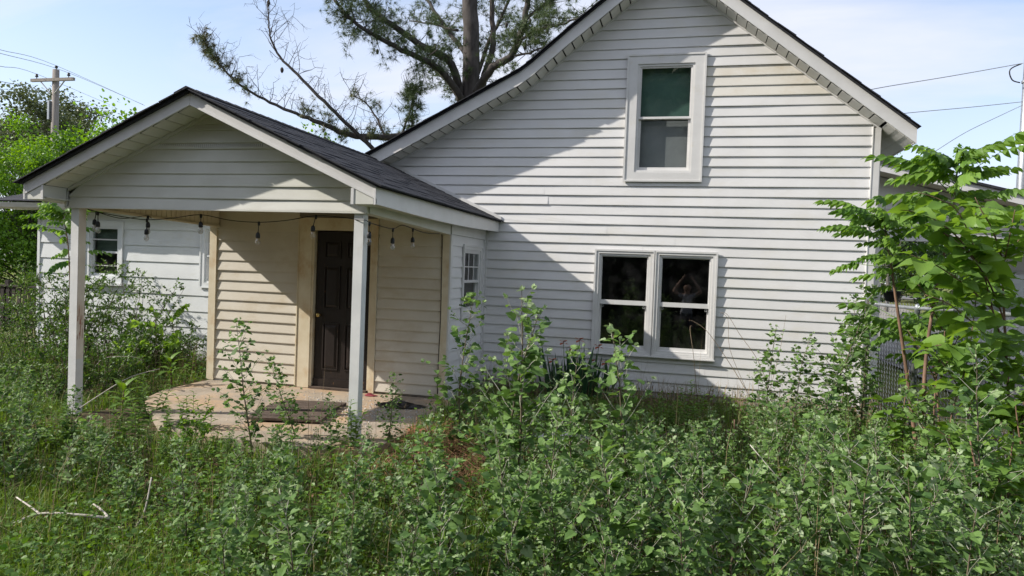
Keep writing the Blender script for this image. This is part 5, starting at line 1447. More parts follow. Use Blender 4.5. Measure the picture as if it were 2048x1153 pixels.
# ------------------------------------------------------------------ broad-leaved sapling, leaf by leaf
def broad_leaf_mesh(seed, L=1.0):
    g = np.random.default_rng(seed); n = 9; V, T = [], []
    ys = np.linspace(0, 1, n)
    w = np.interp(ys, [0, .06, .2, .38, .6, .8, .93, 1], [0.02, .22, .36, .40, .32, .18, .06, 0.0])
    ser = 0.012
    for i, y in enumerate(ys):
        zc = -0.34*y*y; wv = 0.025*math.sin(i*2.1+g.uniform(0, 1))
        jag = ser*(1 if i % 2 else -1)
        V += [(-(w[i]+jag), y-.03*(i % 2), zc+.30*w[i]+wv), (-w[i]*.5, y, zc+.11*w[i]-.012*(i % 2)), (0, y, zc), (w[i]*.5, y, zc+.11*w[i]-.012*(i % 2)), (w[i]+jag, y-.03*(i % 2), zc+.30*w[i]-wv)]
    for i in range(n-1):
        for k in range(4):
            b = i*5+k; T.append((b, b+1, b+6, b+5))
    V = np.array(V); V = np.stack([V[:, 1], -V[:, 0], V[:, 2]], -1)     # runs along +x
    ti = np.clip(np.full(len(V), g.uniform(.35, 1.0)), 0, 1.0)
    # short stalk
    mb = MB(); mb.tube([(-.22, 0, .04), (-.1, 0, .015), (0.05, 0, 0)], [.012, .010, .006], 4)
    SV, SQ = np.concatenate(mb.v), np.concatenate(mb.q)
    return mesh_np('broad_leaf', np.concatenate([V*L, SV*L]), [np.array(T), SQ+len(V)], [M['broad'], M['weedstem']], mat_idx=np.concatenate([np.zeros(len(T)), np.ones(len(SQ))]), tint=np.concatenate([ti, np.full(len(SV), .5)]), smooth=True)
bl_mesh = [broad_leaf_mesh(900+i) for i in range(7)]
def broad_plant(label, branches, seed, sz=(0.14, 0.24), gap=0.042, stem_mat='stem_red', name='mulberry_sapling', lowest=0.15):
    g = np.random.default_rng(seed); loc = tuple(branches[0][0][0]); t = thing(name, label, 'sapling', loc); I = inv_of(loc)
    for bi, (pts, r0, r1, lo) in enumerate(branches):
        dn = dense(np.array(pts, float), 5); MB().tube(dn, np.linspace(r0, r1, len(dn)), 7).build('branch' if bi else 'trunk', M[stem_mat], t, I, True)
        seg = np.linalg.norm(np.diff(dn, axis=0), axis=1); cum = np.concatenate([[0], np.cumsum(seg)]); L = cum[-1]
        s = lo*L; k = 0; a = g.uniform(0, 6.28)
        while s < L:
            p = np.array([np.interp(s, cum, dn[:, q]) for q in range(3)]); a += 2.5+g.normal(0, .4)
            el = g.uniform(-.35, .45); d0 = np.array([math.cos(a)*math.cos(el), math.sin(a)*math.cos(el), math.sin(el)])
            z = g.uniform(*sz)*(1-.35*max(0, s/L-.8)/.2)
            o = obj('leaf', bl_mesh[int(g.integers(0, 7))], t, I); place(o, p+d0*z*.22, frame_rot(d0, roll=g.normal(0, .35)), z)
            s += gap*g.uniform(.6, 1.3)
    return t
b0 = gpt(2040, 1010); yb = b0[1]
def A(px, py, dy=0.0): return at(px, py, yb+dy)
broad_plant('large broad-leaved sapling with bright serrated leaves at the right edge', [
    ([b0, A(2022, 860), A(2012, 700), A(2006, 580), A(2005, 520)], .014, .008, .25),
    ([A(2005, 520), A(1985, 460, -.1), A(1962, 420, -.15), A(1950, 395, -.15)], .008, .003, .05),
    ([A(2005, 520), A(2030, 490, .1), A(2060, 455, .2)], .007, .003, .1),
    ([A(2008, 640), A(1975, 560, -.3), A(1930, 500, -.5), A(1885, 465, -.6), A(1850, 450, -.6)], .008, .003, .1),
    ([A(2010, 700), A(1985, 620, -.15), A(1965, 540, -.3), A(1920, 430, -.35), A(1880, 400, -.35), A(1835, 385, -.35)], .008, .003, .25),
    ([A(2014, 760), A(2045, 690, .1), A(2080, 640, .1)], .008, .003, .1),
    ([A(1985, 620, -.15), A(1930, 570, -.4), A(1870, 530, -.6), A(1820, 510, -.7)], .007, .003, .15),
    ([A(1965, 540, -.3), A(1910, 470, -.5), A(1850, 430, -.6), A(1800, 420, -.6)], .007, .003, .15),
    ([A(2012, 700), A(1950, 700, -.3), A(1890, 690, -.5), A(1840, 700, -.5)], .007, .003, .15),
    ([A(2005, 540), A(2020, 470, -.2), A(2030, 420, -.3)], .006, .003, .1),
    ([A(2016, 790), A(1975, 740, -.2), A(1940, 730, -.3)], .006, .003, .1),
    ([A(2010, 720), A(1960, 660, -.35), A(1900, 610, -.55), A(1850, 590, -.6)], .007, .003, .15),
    ([A(2020, 840), A(1960, 790, -.3), A(1900, 770, -.4)], .007, .003, .1),
    ([A(2025, 870), A(2060, 810, -.2), A(2090, 780, -.2)], .007, .003, .1)], 31)
b4 = gpt(2075, 1080); yb = b4[1]
broad_plant('broad-leaved shoots filling the lower right picture corner', [
    ([b4, A(2060, 960), A(2040, 880), A(2030, 800)], .010, .004, .15), ([A(2060, 960), A(2010, 900, -.1), A(1975, 860, -.2)], .007, .003, .1), ([A(2065, 1000), A(2020, 960, .1), A(1990, 930, .1)], .007, .003, .1)], 38, sz=(.12, .19), gap=.05)
b5 = gpt(1870, 930); yb = b5[1]
broad_plant('bright young broad-leaved shoots between the two leaning red trunks', [
    ([b5, A(1868, 830), A(1875, 740), A(1890, 660), A(1880, 560)], .009, .004, .15), ([A(1872, 780), A(1905, 700, .1), A(1930, 650, .1)], .006, .003, .1), ([A(1870, 760), A(1840, 700, -.1), A(1815, 660, -.1)], .006, .003, .1), ([A(1885, 660), A(1850, 590, -.2), A(1815, 540, -.2)], .006, .003, .1)], 39, sz=(.11, .17), gap=.05)
for i_, (px_, py_, tp_, lab_) in enumerate(((1935, 1020, 800, 'light green broad-leaved shoot left of the dark stem in the right foreground'), (2020, 1130, 860, 'light green broad-leaved shoot among the canes at the lower right'), (1810, 960, 740, 'light green broad-leaved shoot at the foot of the leaning trunks'), (1975, 930, 660, 'upright light green shoot filling the gap under the large serrated leaves'), (2050, 980, 700, 'light green shoot at the right edge below the large serrated leaves'))):
    bb = gpt(px_, py_); yb = bb[1]
    broad_plant(lab_, [([bb, A(px_-5, (py_+tp_)/2), A(px_+8, tp_)], .008, .003, .12), ([A(px_-4, (py_*.6+tp_*.4)), A(px_-40, (py_*.35+tp_*.65), -.1), A(px_-70, (py_*.25+tp_*.75), -.1)], .005, .002, .1), ([A(px_-4, (py_*.5+tp_*.5)), A(px_+35, (py_*.25+tp_*.75), .1), A(px_+60, (py_*.15+tp_*.85), .1)], .005, .002, .1)], 50+i_, sz=(.09, .16), gap=.036)
b1 = gpt(1905, 1010); yb = b1[1]
broad_plant('thin broad-leaved shoot with bare lower stem in front of the chain-link fence', [
    ([b1, A(1900, 850), A(1935, 720), A(1953, 590)], .007, .003, .35),
    ([A(1920, 780), A(1880, 720, -.1), A(1850, 700, -.1)], .005, .002, .1)], 33, sz=(.09, .14))
b2 = gpt(1660, 1075); yb = b2[1]
broad_plant('low bright broad-leaved shoot among the right foreground saplings', [
    ([b2, A(1640, 1010), A(1610, 960), A(1575, 945)], .006, .003, .35), ([A(1645, 1020), A(1670, 960, .1), A(1700, 940, .1)], .005, .002, .2)], 35, sz=(.13, .19), gap=.06)
b3 = gpt(1985, 900); yb = b3[1]
broad_plant('low broad-leaved shoot half hidden at the foot of the fence', [
    ([b3, A(1960, 830), A(1930, 790), A(1895, 775)], .007, .003, .2), ([A(1975, 860), A(2010, 800, .1), A(2050, 790, .1)], .006, .003, .1), ([A(1965, 840), A(1950, 770, -.2), A(1930, 730, -.2)], .006, .003, .1)], 36, sz=(.10, .16), gap=.06)

# reddish bare canes leaning in the right foreground
for k, (a, b, lab) in enumerate((((2048, 1140), (1985, 925), 'reddish bare cane leaning at the right foreground edge'), ((2030, 1100), (1965, 955), 'shorter reddish cane beside the leaning one at the right edge'), ((1975, 1140), (1940, 880), 'pale upright cane left of the reddish canes'))):
    p = gpt(*a) if a[1] < 1153 else gpt(*a); q = at(b[0], b[1], p[1]+.1)
    tag(MB().tube(dense([p-np.array([0, 0, .05]), (p+q)/2+np.array([.015, 0, .01]), q], 5), [*np.linspace(.009, .005, 11)], 6).build('bare_cane', M['stem_red'], None, None, True), lab, 'cane')

# ------------------------------------------------------------------ pokeweed, leaf by leaf
def lance_mesh(seed):
    g = np.random.default_rng(seed); n = 8; ys = np.linspace(0, 1, n); V, T = [], []
    w = np.interp(ys, [0, .12, .35, .6, .85, 1], [.015, .10, .17, .15, .06, 0])
    for i, y in enumerate(ys):
        z = .22*y-.55*y*y; V += [(y, -w[i], z+.30*w[i]), (y, 0, z), (y, w[i], z+.30*w[i])]
    for i in range(n-1):
        for k in range(2): b = i*3+k; T.append((b, b+3, b+4, b+1))
    return mesh_np('lance_leaf', V, [np.array(T)], M['weed'], tint=np.full(len(V), g.uniform(.1, 1)), smooth=True)
ln_mesh = [lance_mesh(40+i) for i in range(4)]
def pokeweed(px, py, h, lab, n=13, sz=.24, seed=1):
    g = np.random.default_rng(seed); p = gpt(px, py); t = thing('pokeweed', lab, 'weed', tuple(p)); I = inv_of(p)
    st = curve(g, p-np.array([0, 0, .03]), (g.normal(0, .1), g.normal(0, .1), 1), h, 4, .06); MB().tube(st, np.linspace(.012, .005, 5), 6).build('stem', M['stem_red'], t, I, True)
    for i in range(n):
        u = .45+.55*i/n; q = np.array([np.interp(u, np.linspace(0, 1, 5), st[:, k]) for k in range(3)]); a = i*2.4; el = .15+.9*(i/n)
        d0 = np.array([math.cos(a)*math.cos(el), math.sin(a)*math.cos(el), math.sin(el)])
        o = obj('leaf', ln_mesh[i % 4], t, I); place(o, q, frame_rot(d0), sz*g.uniform(.7, 1.15)*(1.1-.4*i/n))
pokeweed(242, 850, .42, 'dark pokeweed rosette to the right of the left porch post', seed=1)
pokeweed(345, 775, .42, 'pokeweed with long drooping leaves left of the slab', seed=2)
pokeweed(300, 740, .40, 'pokeweed close to the wing wall skirting', seed=3, sz=.22)
pokeweed(385, 755, .36, 'small pokeweed in front of the wing skirting gap', seed=4, sz=.2)
pokeweed(430, 735, .30, 'small pokeweed at the left corner board of the entry', seed=5, sz=.18)

# ------------------------------------------------------------------ iris clump
ip = np.array([-1.36, 9.28, 0.0]); ip[2] = float(gz(ip[0], ip[1]))
iris = thing('iris_clump', 'clump of sword-leaved irises with rust-red flowers below the double window', 'flowers', tuple(ip))
def blade_mesh(seed):
    g = np.random.default_rng(seed); n = 6; ys = np.linspace(0, 1, n); V, T = [], []; bend = g.uniform(.0, .22)
    for i, y in enumerate(ys):
        w = .050*(1-y**2.2)+.002; V += [(bend*y*y-w*.0, -w, y*(1-.15*bend*y)), (bend*y*y+.006*(1-y), 0, y*(1-.15*bend*y)), (bend*y*y, w, y*(1-.15*bend*y))]
    for i in range(n-1):
        for k in range(2): b = i*3+k; T.append((b, b+1, b+4, b+3))
    return mesh_np('blade', V, [np.array(T)], M['irisleaf'], tint=np.full(len(V), g.uniform(0, 1)))
bm4 = [blade_mesh(i) for i in range(6)]
for i in range(64):
    a = rng.uniform(0, 6.28); r = math.sqrt(rng.random()); o = obj('leaf_blade', bm4[i % 6], iris)
    o.location = (r*math.cos(a)*.44, r*math.sin(a)*.20, -.03); s = rng.uniform(.45, .78); o.scale = (s, s*1.05, s)
    o.rotation_euler = (rng.normal(0, .12), rng.normal(0, .12)+.28*r*math.cos(a), rng.uniform(0, 6.28) if i % 3 else a)
for (fx, fy_, h) in ((.02, -.1, .80), (-.22, .05, .74), (-.10, .1, .66), (.26, 0, .72), (.36, -.08, .52), (-.34, -.05, .5), (.16, .1, .5)):
    MB().tube([(fx*.8, fy_, -.02), (fx*.9, fy_, h*.6), (fx, fy_, h)], [.006, .005, .004], 5).build('flower_stalk', M['weedstem'], iris)
    m = MB(); g = np.random.default_rng(int(abs(fx)*1000))
    for k in range(6):
        a = k*1.047; up_ = .5 if k % 2 else -.35; c = np.array([fx, fy_, h]); d_ = np.array([math.cos(a), math.sin(a), up_]); s_ = np.array([-math.sin(a), math.cos(a), 0])
        L_ = .065
        m.add([c, c+d_*L_*.6+s_*.030, c+d_*L_*1.1+np.array([0, 0, -.01]), c+d_*L_*.6-s_*.030], [(0, 1, 2, 3)])
    m.build('flower', M['irisflower'], iris)

# ------------------------------------------------------------------ fallen branches and dry stalks
def branch_thing(name, lab, polys, mat, cat, k=6):
    loc = tuple(polys[0][0][0]); t = thing(name, lab, cat, loc); I = inv_of(loc)
    for i, (pts, r0, r1) in enumerate(polys):
        dn = dense(np.array(pts, float), 4); MB().tube(dn, np.linspace(r0, r1, len(dn)), k).build('limb' if i == 0 else 'twig', M[mat], t, I, True)
f = 3.95
branch_thing('fallen_branch', 'bleached forked dead branch lying over the grass at the left foreground', [
    ([at(223, 1038, f+.15), at(150, 1030, f+.05), at(80, 1028, f), at(25, 1048, f-.1)], .012, .007), ([at(80, 1028, f), at(58, 1012, f+.05), at(33, 995, f+.1)], .008, .005), ([at(218, 1036, f+.15), at(200, 1018, f+.2), at(187, 1009, f+.25)], .010, .006)], 'dead', 'branch')
branch_thing('fallen_branch', 'bleached dead branch bent upright behind the forked one', [
    ([at(236, 1052, f+.2), at(258, 1072, f+.2), at(270, 1058, f+.25), at(290, 1020, f+.3), at(303, 955, f+.4)], .010, .005)], 'dead', 'branch')
branch_thing('fallen_branch', 'thin grey dead branch on the bare soil at the bottom left', [
    ([at(250, 1095, f-.05), at(140, 1120, f-.15), at(45, 1139, f-.2)], .008, .004), ([at(140, 1120, f-.15), at(130, 1100, f-.1)], .005, .003)], 'stalk', 'branch')
branch_thing('fallen_branch', 'dark dead branch crossing the left picture edge low down', [([at(-20, 1082, f+.1), at(60, 1066, f+.15), at(148, 1045, f+.2)], .007, .004)], 'stalk', 'branch')
branch_thing('dry_stalk', 'long arching dry stalk crossing the left porch post low down', [([gpt(110, 850), at(200, 790, 6.0), at(260, 755, 6.2), at(320, 738, 6.4)], .006, .003)], 'dead', 'stalk', 5)
branch_thing('dry_stalk', 'arched dry stalk in front of the wing skirting', [([gpt(160, 790), at(200, 722, 7.3), at(260, 714, 7.4), at(288, 722, 7.5)], .005, .003)], 'dead', 'stalk', 5)
y_ = 8.7
branch_thing('dry_stalk', 'tall bent dry stalk in front of the right pane of the double window', [([gpt(1395, 812), at(1388, 720, y_), at(1380, 660, y_), at(1384, 652, y_)], .004, .002)], 'stalk', 'stalk', 5)
branch_thing('dry_stalk', 'dark arching weed stalks sweeping right from the double window', [([gpt(1530, 850), at(1480, 760, y_), at(1420, 670, y_), at(1390, 645, y_), at(1378, 641, y_)], .005, .002), ([at(1495, 785, y_), at(1460, 700, y_), at(1456, 640, y_), at(1440, 625, y_)], .003, .002)], 'stalk', 'stalk', 5)
branch_thing('dry_stalk', 'arched dark weed stalk with a drooping tip right of the window', [([gpt(1560, 840), at(1520, 730, y_), at(1480, 670, y_), at(1455, 630, y_), at(1442, 626, y_)], .004, .002), ([at(1540, 780, y_), at(1560, 700, y_), at(1572, 630, y_)], .003, .0015)], 'stalk', 'stalk', 5)
branch_thing('dry_stalk', 'upright rusty-brown stake-like stalk in the grass below the window', [([gpt(1470, 905), at(1469, 840, 7.4)], .010, .008)], 'stem_red', 'stalk', 6)
branch_thing('dry_stalk', 'fine pale cane leaning across the right foreground saplings', [([gpt(1660, 1070), at(1560, 960, 5.4), at(1500, 890, 5.5)], .005, .003)], 'dead', 'stalk', 5)

# ------------------------------------------------------------------ grass, straw, low cover
def blades(name, n, fn, hmin, hmax, w, mat, label, cat, tint, lean=.5, seed=4):
    g = np.random.default_rng(seed); P, Hh = fn(g, n); n = len(P)
    h = g.uniform(hmin, hmax, n)*Hh; a = g.uniform(0, 6.28, n); d = np.stack([np.cos(a), np.sin(a), np.zeros(n)], -1); s = np.stack([-np.sin(a), np.cos(a), np.zeros(n)], -1)
    le = np.abs(g.normal(0, lean, n))
    p0 = P; p1 = P+np.stack([d[:, 0]*le*h*.3, d[:, 1]*le*h*.3, h*.6], -1); p2 = P+np.stack([d[:, 0]*le*h, d[:, 1]*le*h, h*np.clip(1-.25*le, .3, 1)], -1)
    ww = (w*g.uniform(.6, 1.3, n))[:, None]
    V = np.stack([p0-s*ww, p0+s*ww, p1+s*ww*.8, p1-s*ww*.8, p2], 1).reshape(-1, 3)
    b = np.arange(n)[:, None]*5
    Q = b+np.array([[0, 1, 2, 3]]); T = b+np.array([[3, 2, 4]])
    ti = np.repeat(tint(g, n), 5)
    return stuff(obj(name, mesh_np(name, V, [Q, T], mat, tint=ti)), label, cat)
def in_yard(x, y):
    return ~((x > 2.15+0.30*(9.6-y)+.6) | ((x > -6.3) & (x < -2.62) & (y > 5.55) & (y < 8.4)) | ((y > 9.7) & (x > -6.3)) | ((y > 8.3) & (x > -6.3) & (x < -2.85)) | ((x < -6.2) & (x > -10.9) & (y > 9.85)))
def yard_fn(g, n):
    y = 3.0+7.2*g.random(n)**1.2; x = g.uniform(-1.15, .62, n)*(y+.5); k = in_yard(x, y); x, y = x[k], y[k]
    den = .5+.5*np.sin(x*1.7+1)*np.cos(y*2.1)
    k = g.random(len(x)) < .35+.65*den; x, y = x[k], y[k]
    return np.stack([x, y, gz(x, y)], -1), np.where((y > 8.2) & (x > -2.9), np.clip(1-(y-8.2)*.45, .35, 1), 1.0)
blades('grass', 110000, yard_fn, .06, .27, .0035, M['grass'], 'rank green grass growing between the saplings', 'grass', lambda g, n: np.where(g.random(n) < .10, g.uniform(1.1, 2, n), np.clip(g.normal(.45, .3, n), 0, 1)), .6)
def wall_fn(g, n):
    x = np.concatenate([g.uniform(-2.7, 2.3, n//2), g.uniform(-9.5, -6.4, n//2)]); y = np.concatenate([9.68-np.abs(g.normal(0, .35, n//2)), 9.6-np.abs(g.normal(0, .6, n//2))])
    return np.stack([x, y, gz(x, y)], -1), np.ones(len(x))
blades('dry_grass', 3000, wall_fn, .10, .42, .003, M['straw'], 'dry brown grass along the foot of the house walls', 'grass', lambda g, n: np.zeros(n), .7, 6)
def straw_fn(g, n):
    c = at_z(862, 925, -.15); x = g.normal(c[0], .34, n); y = g.normal(c[1]+.05, .36, n); k = in_yard(x, y); x, y = x[k], y[k]
    return np.stack([x, y, gz(x, y)+.015+.03*np.exp(-((x-c[0])**2+(y-c[1])**2)/.07)], -1), np.ones(len(x))
blades('pine_straw', 2400, straw_fn, .08, .22, .0024, M['rust'], 'heap of rusty pine straw beside the slab corner', 'straw', lambda g, n: np.zeros(n), 2.6, 7)
def straw2_fn(g, n):
    y = 3.2+6.3*g.random(n); x = g.uniform(-1.1, .5, n)*(y+.5); k = in_yard(x, y); x, y = x[k], y[k]
    return np.stack([x, y, gz(x, y)+.015], -1), np.ones(len(x))
blades('fallen_straw', 3500, straw2_fn, .06, .25, .0022, M['straw'], 'fallen dry stems littering the soil under the saplings', 'straw', lambda g, n: np.zeros(n), 2.8, 8)
blades('dry_stems', 900, straw2_fn, .35, .95, .0016, M['straw'], 'thin dead upright stems standing among the saplings', 'dry stems', lambda g, n: np.zeros(n), .35, 9)
def low_cover(n, seed):
    g = np.random.default_rng(seed); y = 3.0+6.6*g.random(n)**1.15; x = g.uniform(-1.15, .62, n)*(y+.5); k = in_yard(x, y); x, y = x[k], y[k]; n = len(x)
    den = np.sin(x*2.3)*np.cos(y*1.7+2)+.5*np.sin(x*5+y*4)
    k = den+g.normal(0, .5, n) > -.2; x, y = x[k], y[k]; n = len(x)
    pos = np.stack([x, y, gz(x, y)+g.uniform(.02, .30, n)*g.random(n)**.5], -1); a = g.uniform(0, 6.28, n)
    d = np.stack([np.cos(a), np.sin(a), g.uniform(-.2, .6, n)], -1); nn = np.array([0, 0, 1.])+g.normal(0, .45, (n, 3))
    V, T, ti = leaves_np(LEAF_CARD, pos, d, nn, g.uniform(.018, .048, n), np.clip(g.normal(.5, .3, n), 0, 1))
    return stuff(obj('ground_cover', mesh_np('ground_cover', V, [T], M['weed'], tint=ti)), 'low small-leaved weeds covering the soil', 'weeds')
low_cover(80000, 15)
def dead_leaves(n, seed):
    g = np.random.default_rng(seed); y = 3.1+6.5*g.random(n); x = g.uniform(-1.15, .5, n)*(y+.5); k = in_yard(x, y); x, y = x[k], y[k]; n = len(x)
    pos = np.stack([x, y, gz(x, y)+.012+.02*g.random(n)], -1); a = g.uniform(0, 6.28, n); d = np.stack([np.cos(a), np.sin(a), g.normal(0, .2, n)], -1)
    V, T, ti = leaves_np(LEAF_OVAL, pos, d, np.array([0, 0, 1.])+g.normal(0, .3, (n, 3)), g.uniform(.03, .075, n), g.random(n))
    return stuff(obj('leaf_litter', mesh_np('leaf_litter', V, [T], mat_solid('dead_leaf', (0.10, 0.055, 0.03), (0.24, 0.15, 0.085), scale=7, rough=.9), tint=ti)), 'brown dead leaves lying under the saplings', 'leaf litter')
dead_leaves(6500, 16)
# ------------------------------------------------------------------ trees
def crown_tree(seed, h, cr, cz, clumps, per, leaf, mat, trunk_r, bark='bark_grey', spread=.55, squash=.8, trunk_to=.85):
    """trunk, limbs to each clump, leaves gathered in clumps through the crown"""
    g = np.random.default_rng(seed); stem = MB()
    tr = curve(g, (0, 0, -.2), (g.normal(0, .04), g.normal(0, .04), 1), h*trunk_to, 8, .04, .03)
    stem.tube(tr, np.linspace(trunk_r, trunk_r*.25, 9), 8)
    pos, d, n, sz, ti = [], [], [], [], []
    for i in range(clumps):
        v = unit(g.normal(size=3)); rr = g.random()**.45
        c = np.array([v[0]*cr*rr, v[1]*cr*rr, cz+v[2]*cr*rr*(h-cz)/cr*.95])
        u = np.clip((c[2]/h)*.62+g.uniform(-.08, .05), .12, .98); p = np.array([np.interp(u, np.linspace(0, 1, 9), tr[:, k]) for k in range(3)])
        mid = (p+c)/2+np.array([0, 0, .12*np.linalg.norm(c-p)])+g.normal(0, .1, 3)
        br = dense([p, mid, c], 4); stem.tube(br, np.linspace(trunk_r*.28*(1.1-u)+.01, .008, len(br)), 4, cap=False)
        m = int(per*g.uniform(.6, 1.4)); s = spread*g.uniform(.7, 1.3)
        q = g.normal(0, 1, (m, 3))*np.array([s, s, s*squash])*.6; pos.append(c+q)
        d.append(unit(q+np.array([0, 0, -.3])+g.normal(0, .5, (m, 3)))); n.append(unit(np.array([0, 0, 1.])+g.normal(0, .55, (m, 3)))); sz.append(leaf*g.uniform(.6, 1.25, m)); ti.append(np.clip(g.normal(.5+.24*g.normal(), .22, m), 0, 1))
    V, T, tt = leaves_np(LEAF_CARD, np.concatenate(pos), np.concatenate(d), np.concatenate(n), np.concatenate(sz), np.concatenate(ti))
    sm = mesh_np('trunk', np.concatenate(stem.v), [np.concatenate(stem.q)], M[bark], smooth=True)
    return sm, mesh_np('crown', V, [T], M[mat], tint=tt)
def tree(name, ms, x, y, label, s=1.0, rz=0.0, group=None, z=None):
    t = thing(name, label, 'tree', (x, y, float(gz(x, y)) if z is None else z), rz, group); t.scale = (s, s, s)
    obj('trunk', ms[0], t); obj('crown', ms[1], t)['kind'] = 'stuff'
    return t
mp1 = crown_tree(201, 6.8, 2.7, 3.3, 95, 300, .095, 'maple', .13, spread=.46)
mp2 = crown_tree(202, 6.0, 2.4, 2.8, 90, 280, .095, 'maple', .12, spread=.46)
def atx(px, y): return at(px, 400, y)[0]
tree('maple_tree', mp1, atx(70, 17.5), 17.5, 'bright green maple at the left edge reaching down to the picket fence', .86)
tree('maple_tree', mp2, atx(215, 19.5), 19.5, 'bright green maple behind the left slope of the porch roof', 1.0)
tree('maple_tree', mp2, atx(-60, 16.0), 16.0, 'maple cut by the left picture edge beyond the fence', .82, 2.0)
oak1 = crown_tree(211, 15, 5.0, 10.5, 80, 120, .24, 'oak', .30, spread=.9, squash=.55)
oak2 = crown_tree(212, 15, 4.6, 10.8, 70, 110, .24, 'oak', .28, spread=.9, squash=.5)
def tall_to(px, py, y, h0):
    p = at(px, py, y); return p[0], (p[2]-float(gz(p[0], y)))/h0
for (px, py, y, ms, lab) in ((35, 178, 34, oak1, 'tall sparse oak with dark clumps at the upper left edge'), (105, 172, 38, oak2, 'tall oak with open crown directly behind the wooden utility pole'), (175, 215, 42, oak1, 'far oak top right of the wooden utility pole')):
    x, s = tall_to(px, py, y, 15.0); tree('oak_tree', ms, x, y, lab, s, rng.uniform(0, 6))
yt = crown_tree(220, 7, 1.5, 4.6, 30, 90, .15, 'maple', .08, spread=.4)
x, s = tall_to(245, 190, 24, 7.0); tree('young_tree', yt, x, 24, 'slender young tree tip poking above the porch roof at the left', s)
x, s = tall_to(1790, 285, 30, 7.0); tree('young_tree', yt, x, 30, 'sparse pale tree seen just under the right main eave', s)
x, s = tall_to(640, 235, 22, 7.0); tree('young_tree', yt, x, 22, 'small bright tree top between the porch roof and the bare pine branches', s*.98)
bk = crown_tree(230, 10, 4.6, 4.6, 150, 230, .36, 'hedge', .2, spread=1.0)
hg = crown_tree(231, 9.5, 4.4, 4.6, 120, 170, .20, 'hedge', .2, spread=.85)
hg2 = crown_tree(232, 9.0, 4.2, 4.2, 110, 170, .20, 'hedge', .2, spread=.85)
# woods beyond the street, and the row of trees behind the viewer that the window panes mirror
wx = [-70, -61, -50, -42, -33, -24, -14, -5, 4, 13, 21, 30, 39, 48, 58, 68]
for i, x in enumerate(wx):
    tree('street_tree', hg if i % 2 else hg2, x+rng.uniform(-2, 2), 62+rng.uniform(-6, 6), 'leafy tree in the row beyond the street', rng.uniform(.55, .8), rng.uniform(0, 6), 'trees beyond the street')
for i, (x, y, s) in enumerate(((9.5, 36, .62), (14.5, 37, .7), (19, 35, .62), (24, 37, .7))):
    tree('roadside_bush', hg if i % 2 else hg2, x, y, 'dense bush in the row behind the carport drive', s*.75, i*1.7, 'bushes behind the carport')
for i, (x, y, s) in enumerate(((-26, -5.5, .9), (-22, -11.5, .95), (-30, -11, 1.0), (-7.5, -11.5, 1.0), (-3.6, -10, 1.0), (-.2, -12.5, 1.1), (3.4, -9.8, 1.0), (-5.8, -17, 1.15), (-2, -18, 1.2), (1.6, -17.5, 1.2))):
    tree('backyard_tree', bk, x, y, 'dark leafy tree in the row behind the viewer', s*1.05, i*1.3, 'trees behind the viewer')

# ---- the big pine behind the house
PY = 21.0
g = np.random.default_rng(77)
pb = at(945, 600, PY); ploc = (pb[0], PY, float(gz(pb[0], PY)))
pine = thing('pine_tree', 'big old pine behind the roof valley with long half-bare limbs', 'tree', ploc)
PIv = inv_of(ploc)
def pp(px, py, dy=0.0): return at(px, py, PY+dy)
limbs = []
def limb(pts, r0, r1, name='limb', k=8):
    dn = dense(np.array(pts), 5); dn = dn+g.normal(0, .012, dn.shape)
    sc_r = 1.0 if name == 'trunk' else .78
    MB().tube(dn, np.linspace(r0, r1, len(dn))*sc_r, k).build(name, M['bark'], pine, PIv, True); limbs.append((dn, r0, r1)); return dn
limb([(*ploc[:2], ploc[2]-.3), pp(943, 420), pp(941, 260), pp(943, 120), pp(940, 0), pp(942, -150), pp(946, -320)], .34, .18, 'trunk', 14)
L = []
L.append(limb([pp(922, 205, -.1), pp(905, 130, -.6), pp(850, 95, -1.0), pp(790, 55, -1.4), pp(745, 20, -1.8), pp(700, -40, -2)], .17, .07))
L.append(limb([pp(925, 200, -.3), pp(880, 140, -1.2), pp(825, 110, -1.8), pp(770, 82, -2.2), pp(715, 50, -2.6), pp(668, 0, -3)], .14, .05))
L.append(limb([pp(935, 110, -.2), pp(905, 75, .6), pp(880, 40, 1), pp(855, 0, 1.3), pp(830, -40, 1.5)], .11, .05))
L.append(limb([pp(960, 190, .2), pp(970, 150, .4), pp(985, 100, .5), pp(985, 40, .6), pp(982, -60, .6)], .16, .09))
L.append(limb([pp(952, 185, -.4), pp(985, 135, -.9), pp(1020, 115, -1.1), pp(1045, 60, -1.2), pp(1055, 0, -1.2), pp(1062, -60, -1.3)], .16, .09))
L.append(limb([pp(955, 150, .3), pp(980, 80, .8), pp(1000, 40, 1.2), pp(1018, 0, 1.4), pp(1040, -50, 1.6)], .09, .05))
L.append(limb([pp(1040, 80, -1.2), pp(1075, 60, -1.6), pp(1120, 50, -2.2), pp(1170, 30, -2.6)], .06, .03))
L.append(limb([pp(1010, 115, -1), pp(1060, 105, -1.4), pp(1100, 92, -1.6)], .05, .025))
L.append(limb([pp(930, 215, -.2), pp(900, 170, .5), pp(880, 150, 1.0), pp(860, 130, 1.4)], .10, .05))
L.append(limb([pp(1048, 40, -1.2), pp(1090, 10, -1), pp(1140, -20, -1)], .07, .04))
L.append(limb([pp(915, 62, .2), pp(870, 50, .6), pp(820, 42, .9)], .06, .02))
